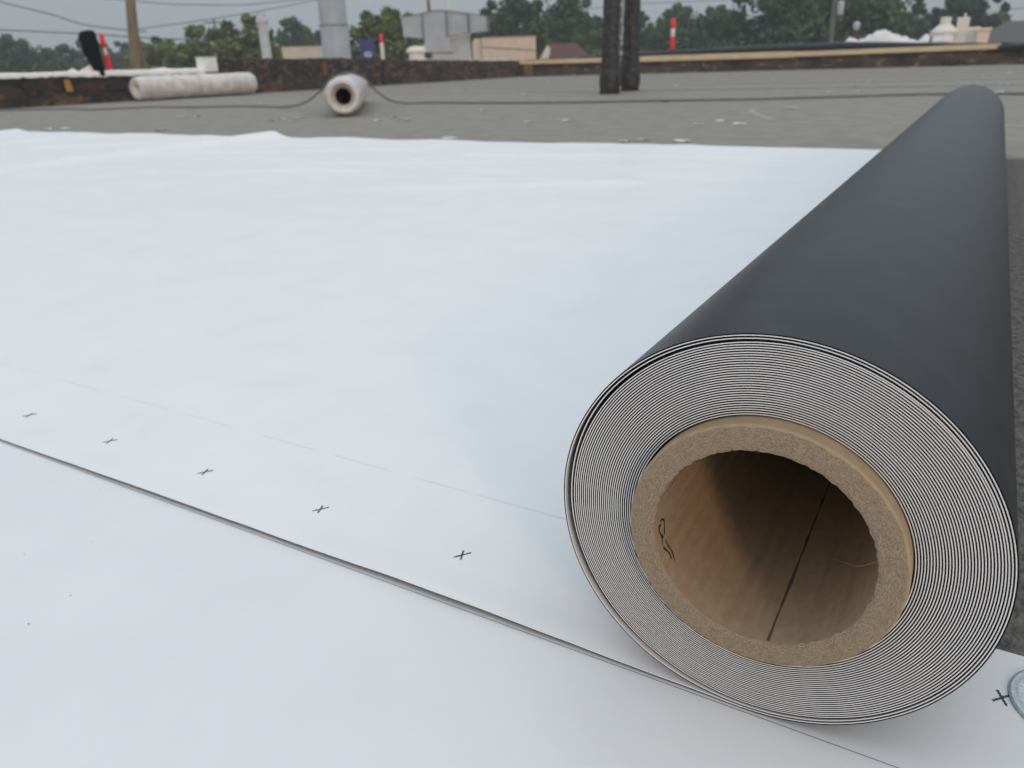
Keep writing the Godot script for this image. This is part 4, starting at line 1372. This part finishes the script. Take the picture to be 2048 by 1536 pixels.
	beam(x2, Vector3(0.0, 0.54, 0), Vector3(0.36, 0.07, 0.34), 0.015)
	obj("rim", x2, M.vent_pink, rx)
	# red based marker with pale head
	var rf := thing("bollard_light", "small dark red post with a pale round head by the tarpaulin", "post", Vector3(-3.3, 0.25, -23.4))
	var f1 := tool()
	lathe(f1, [Vector2(0.07, 0.0), Vector2(0.065, 0.5), Vector2(0.05, 0.64)], 14)
	obj("stem", f1, mat(0.10, 0.018, 0.016, 0.7), rf)
	var f2 := tool()
	lathe(f2, [Vector2(0.04, 0.63), Vector2(0.085, 0.72), Vector2(0.09, 0.79), Vector2(0.05, 0.84), Vector2(0.0, 0.85)], 14)
	obj("head", f2, M.duct_pale, rf)
	# poles
	var up := thing("utility_pole", "leaning brown timber utility pole rising behind the white capping", "utility pole", Vector3(-21.9, -5.0, -15.0))
	var u1 := tool()
	tube(u1, [Vector3(-0.1, 0, -0.35), Vector3(0.06, 5.6, -0.42), Vector3(0.17, 7.4, -0.58), Vector3(0.3, 10.0, -0.8)], [0.20, 0.165, 0.135, 0.11], 14)
	obj("shaft", u1, M.pole_wood, up)
	var u2 := tool()
	tube(u2, [Vector3(0.12, 0, -0.62), Vector3(0.16, 5.6, -0.66), Vector3(0.16, 7.0, -0.58)], [0.05, 0.045, 0.03], 8)
	obj("riser", u2, M.pole_wood, up)
	for d in [[Vector3(-60.05, -5, -35.5), 7.7, "thin grey distant utility pole among the left-hand trees", 0.11, 1.1], [Vector3(-52.9, -5, -45.35), 9.3, "distant utility pole with dark crossarm above the olive trees", 0.12, 1.3]]:
		var fp := thing("utility_pole", d[2], "utility pole", d[0], deg_to_rad(40), "distant utility poles")
		var w := tool()
		tube(w, [Vector3.ZERO, Vector3(0, d[1], 0)], [d[3], d[3] * 0.7], 8)
		obj("shaft", w, M.pole_grey, fp)
		var xa := tool()
		box(xa, Vector3(0, d[1] - 0.25, 0), Vector3(d[4] * 1.2, 0.12, 0.1))
		obj("crossarm", xa, M.pole_grey, fp)
	var tpn := thing("utility_pole", "utility pole with pale transformer can in front of the dark trees", "utility pole", Vector3(-5.95, -5.0, -36.0))
	var t1 := tool()
	tube(t1, [Vector3.ZERO, Vector3(-0.08, 9.5, 0)], [0.12, 0.085], 10)
	obj("shaft", t1, M.pole_grey, tpn)
	var t2 := tool()
	lathe(t2, [Vector2(0.0, 6.74), Vector2(0.12, 6.76), Vector2(0.13, 6.8), Vector2(0.13, 7.2), Vector2(0.09, 7.25), Vector2(0.0, 7.27)], 16, Transform3D(Basis(), Vector3(0.2, 0, 0.1)))
	obj("transformer", t2, M.duct_pale, tpn)
	# wires
	wire("overhead wire sagging from top left towards the timber pole", [Vector3(-26.52, 2.89, -13.52), Vector3(-26.08, 2.57, -14.33), Vector3(-25.44, 2.23, -15.4), Vector3(-24.92, 1.91, -16.22), Vector3(-24.0, 1.70, -17.6)], 0.016)
	wire("overhead wire crossing low behind the black bag", [Vector3(-26.64, 1.86, -13.29), Vector3(-26.17, 1.8, -14.17), Vector3(-24.95, 1.66, -16.17), Vector3(-23.92, 1.51, -17.64), Vector3(-22.78, 1.41, -19.06)], 0.016)
	wire("overhead wire sagging across the sky beside the timber pole's top", [Vector3(-28.1, 3.02, -18.66), Vector3(-27.18, 2.87, -19.96), Vector3(-26.36, 2.77, -21.01), Vector3(-25.46, 2.74, -22.07), Vector3(-24.59, 2.76, -23.03), Vector3(-22.88, 2.96, -24.71)], 0.014)
	wire("overhead wire climbing rightwards from the timber pole over the olive trees", [Vector3(-27.47, 1.94, -19.57), Vector3(-25.98, 2.22, -21.47), Vector3(-24.62, 2.5, -23.0), Vector3(-22.89, 2.89, -24.7)], 0.014)
	wire("thin overhead wire passing behind the tarred posts", [Vector3(-21.95, 2.97, -44.51), Vector3(-20.39, 3.2, -45.25), Vector3(-18.1, 3.31, -46.2), Vector3(-13.43, 3.27, -47.76), Vector3(-10.98, 3.29, -48.39)], 0.016)
	wire("thin overhead wire running past the transformer pole above the tarpaulin", [Vector3(-10.8, 1.49, -34.0), Vector3(-8.9, 1.40, -34.5), Vector3(-5.45, 1.29, -35.2), Vector3(-2.65, 1.36, -35.5), Vector3(0.52, 1.64, -35.65), Vector3(1.8, 1.81, -35.6)], 0.010)
	# trees
	var dark := Color(0.043, 0.080, 0.027)
	var mid := Color(0.060, 0.106, 0.031)
	var olive := Color(0.118, 0.15, 0.036)
	var spec := [
		["dark rounded tree at the far left end of the low parapet", -54.09, -29.79, 2.97, 2.9, dark, 1.0],
		["small dark tree behind the thin distant pole", -56.39, -33.81, 2.35, 1.9, mid, 1.0],
		["dark green tree behind the black bag", -55.14, -35.78, 2.76, 2.7, dark, 1.0],
		["narrow dark tree half hidden by the timber pole", -58.68, -41.24, 2.86, 1.9, dark, 1.2],
		["low olive tree right beside the timber pole", -34.85, -26.39, 2.0, 1.9, olive, 1.0],
		["olive green tree above the white box", -30.36, -25.58, 2.3, 2.1, olive, 1.0],
		["olive green tree behind the slender vent pipe", -27.82, -25.43, 2.58, 1.65, olive, 1.0],
		["dark tree between the vent pipe and the exhaust stack", -39.2, -39.55, 3.5, 1.7, dark, 1.0],
		["small dark tree tucked behind the exhaust stack", -40.78, -43.56, 2.9, 1.4, dark, 1.0],
		["big olive tree between the exhaust stack and the hood", -22.32, -27.81, 2.71, 1.85, olive, 1.0],
		["tall dark tree behind the right side of the exhaust hood", -22.83, -39.52, 3.75, 2.4, dark, 1.0],
		["tall green tree above the beige block", -20.68, -40.68, 3.95, 2.4, mid, 1.0],
		["dark tree left of the tarred posts", -20.9, -45.01, 2.75, 1.75, dark, 1.1],
		["narrow dark conifer just right of the tarred posts", -19.09, -47.96, 3.04, 1.05, dark, 1.7],
		["rounded grey-green tree behind the upright marker post", -16.07, -46.94, 3.12, 2.2, mid, 1.0],
		["grey-green tree right of the upright marker post", -14.07, -47.58, 2.95, 1.8, mid, 1.0],
		["very tall dense tree left of the transformer pole", -9.04, -40.62, 4.3, 2.75, dark, 1.0],
		["very tall dense tree behind the white tarpaulin", -6.03, -43.18, 4.6, 2.75, mid, 1.0],
		["smaller tree at the edge of the tall dense one", -4.9, -47.34, 1.9, 1.1, dark, 1.0],
		["pointed dark conifer left of the white vents", -4.53, -57.44, 2.6, 1.0, dark, 1.8],
		["tall dark tree behind the white chimney", -1.76, -51.59, 3.3, 2.2, dark, 1.0],
		["olive tree beside the grey roofed house", 1.1, -43.9, 1.79, 1.35, mid, 1.0],
		["bright green low tree behind the brown roofed house", -18.5, -39.6, 1.72, 2.0, Color(0.075, 0.13, 0.036), 1.0],
	]
	for i in spec.size():
		var s: Array = spec[i]
		tree(s[0], s[1], s[2], s[3], s[4], s[5], 700 + i * 13, s[6], 92, -2.6, "conifer" if s[6] > 1.5 else "tree")
	# far wood closing the horizon
	var blobs := []
	rng.seed = 999
	for i in 520:
		var ang := deg_to_rad(lerpf(-20.0, 95.0, rng.randf()))
		var dd := rng.randf_range(84.0, 112.0)
		blobs.append([Vector3(-sin(ang) * dd, rng.randf_range(-4.0, 1.9 + 0.8 * sin(ang * 23.0)), -cos(ang) * dd), rng.randf_range(0.9, 1.7)])
	var fw := mesh_obj("far_wood", leaf_cloud(blobs, 90, 0.45, Color(0.045, 0.075, 0.038), 0.3, 4242), M.leaf)
	tag(fw, "distant dark wood closing the horizon behind the trees", "wood")
	fw.set_meta("kind", "stuff")

func rear_roof() -> SurfaceTool:
	var st := tool()
	box(st, Vector3(-2.0, -2.375, -24.0), Vector3(10.0, 5.25, 3.6))
	return st

func house(called: String, label: String, at: Vector3, turn: float, half: float, eave: float, ridge: float, roof: Material) -> void:
	var h := thing(called, label, "house", at, turn)
	var w := tool()
	box(w, Vector3(0, eave * 0.5, 0), Vector3(half * 1.9, eave, half * 2.0))
	obj("wall", w, M.stucco_pale, h)
	var r := tool()
	flat(r)
	var e := half * 1.05
	var c := [Vector3(-e, eave, e), Vector3(e, eave, e), Vector3(e, eave, -e), Vector3(-e, eave, -e)]
	var a := Vector3(-half * 0.5, ridge, 0)
	var b := Vector3(half * 0.45, ridge, 0)
	quad(r, c[0], a, b, c[1])
	quad(r, c[2], b, a, c[3])
	quad(r, c[1], b, b, c[2])
	quad(r, c[3], a, a, c[0])
	quad(r, c[0], c[1], c[2], c[3])
	obj("roof", r, roof, h)
	var f := tool()
	box(f, Vector3(0, eave - 0.06, e + 0.012), Vector3(e * 2.0, 0.12, 0.02))
	obj("fascia", f, M.cap_white, h)
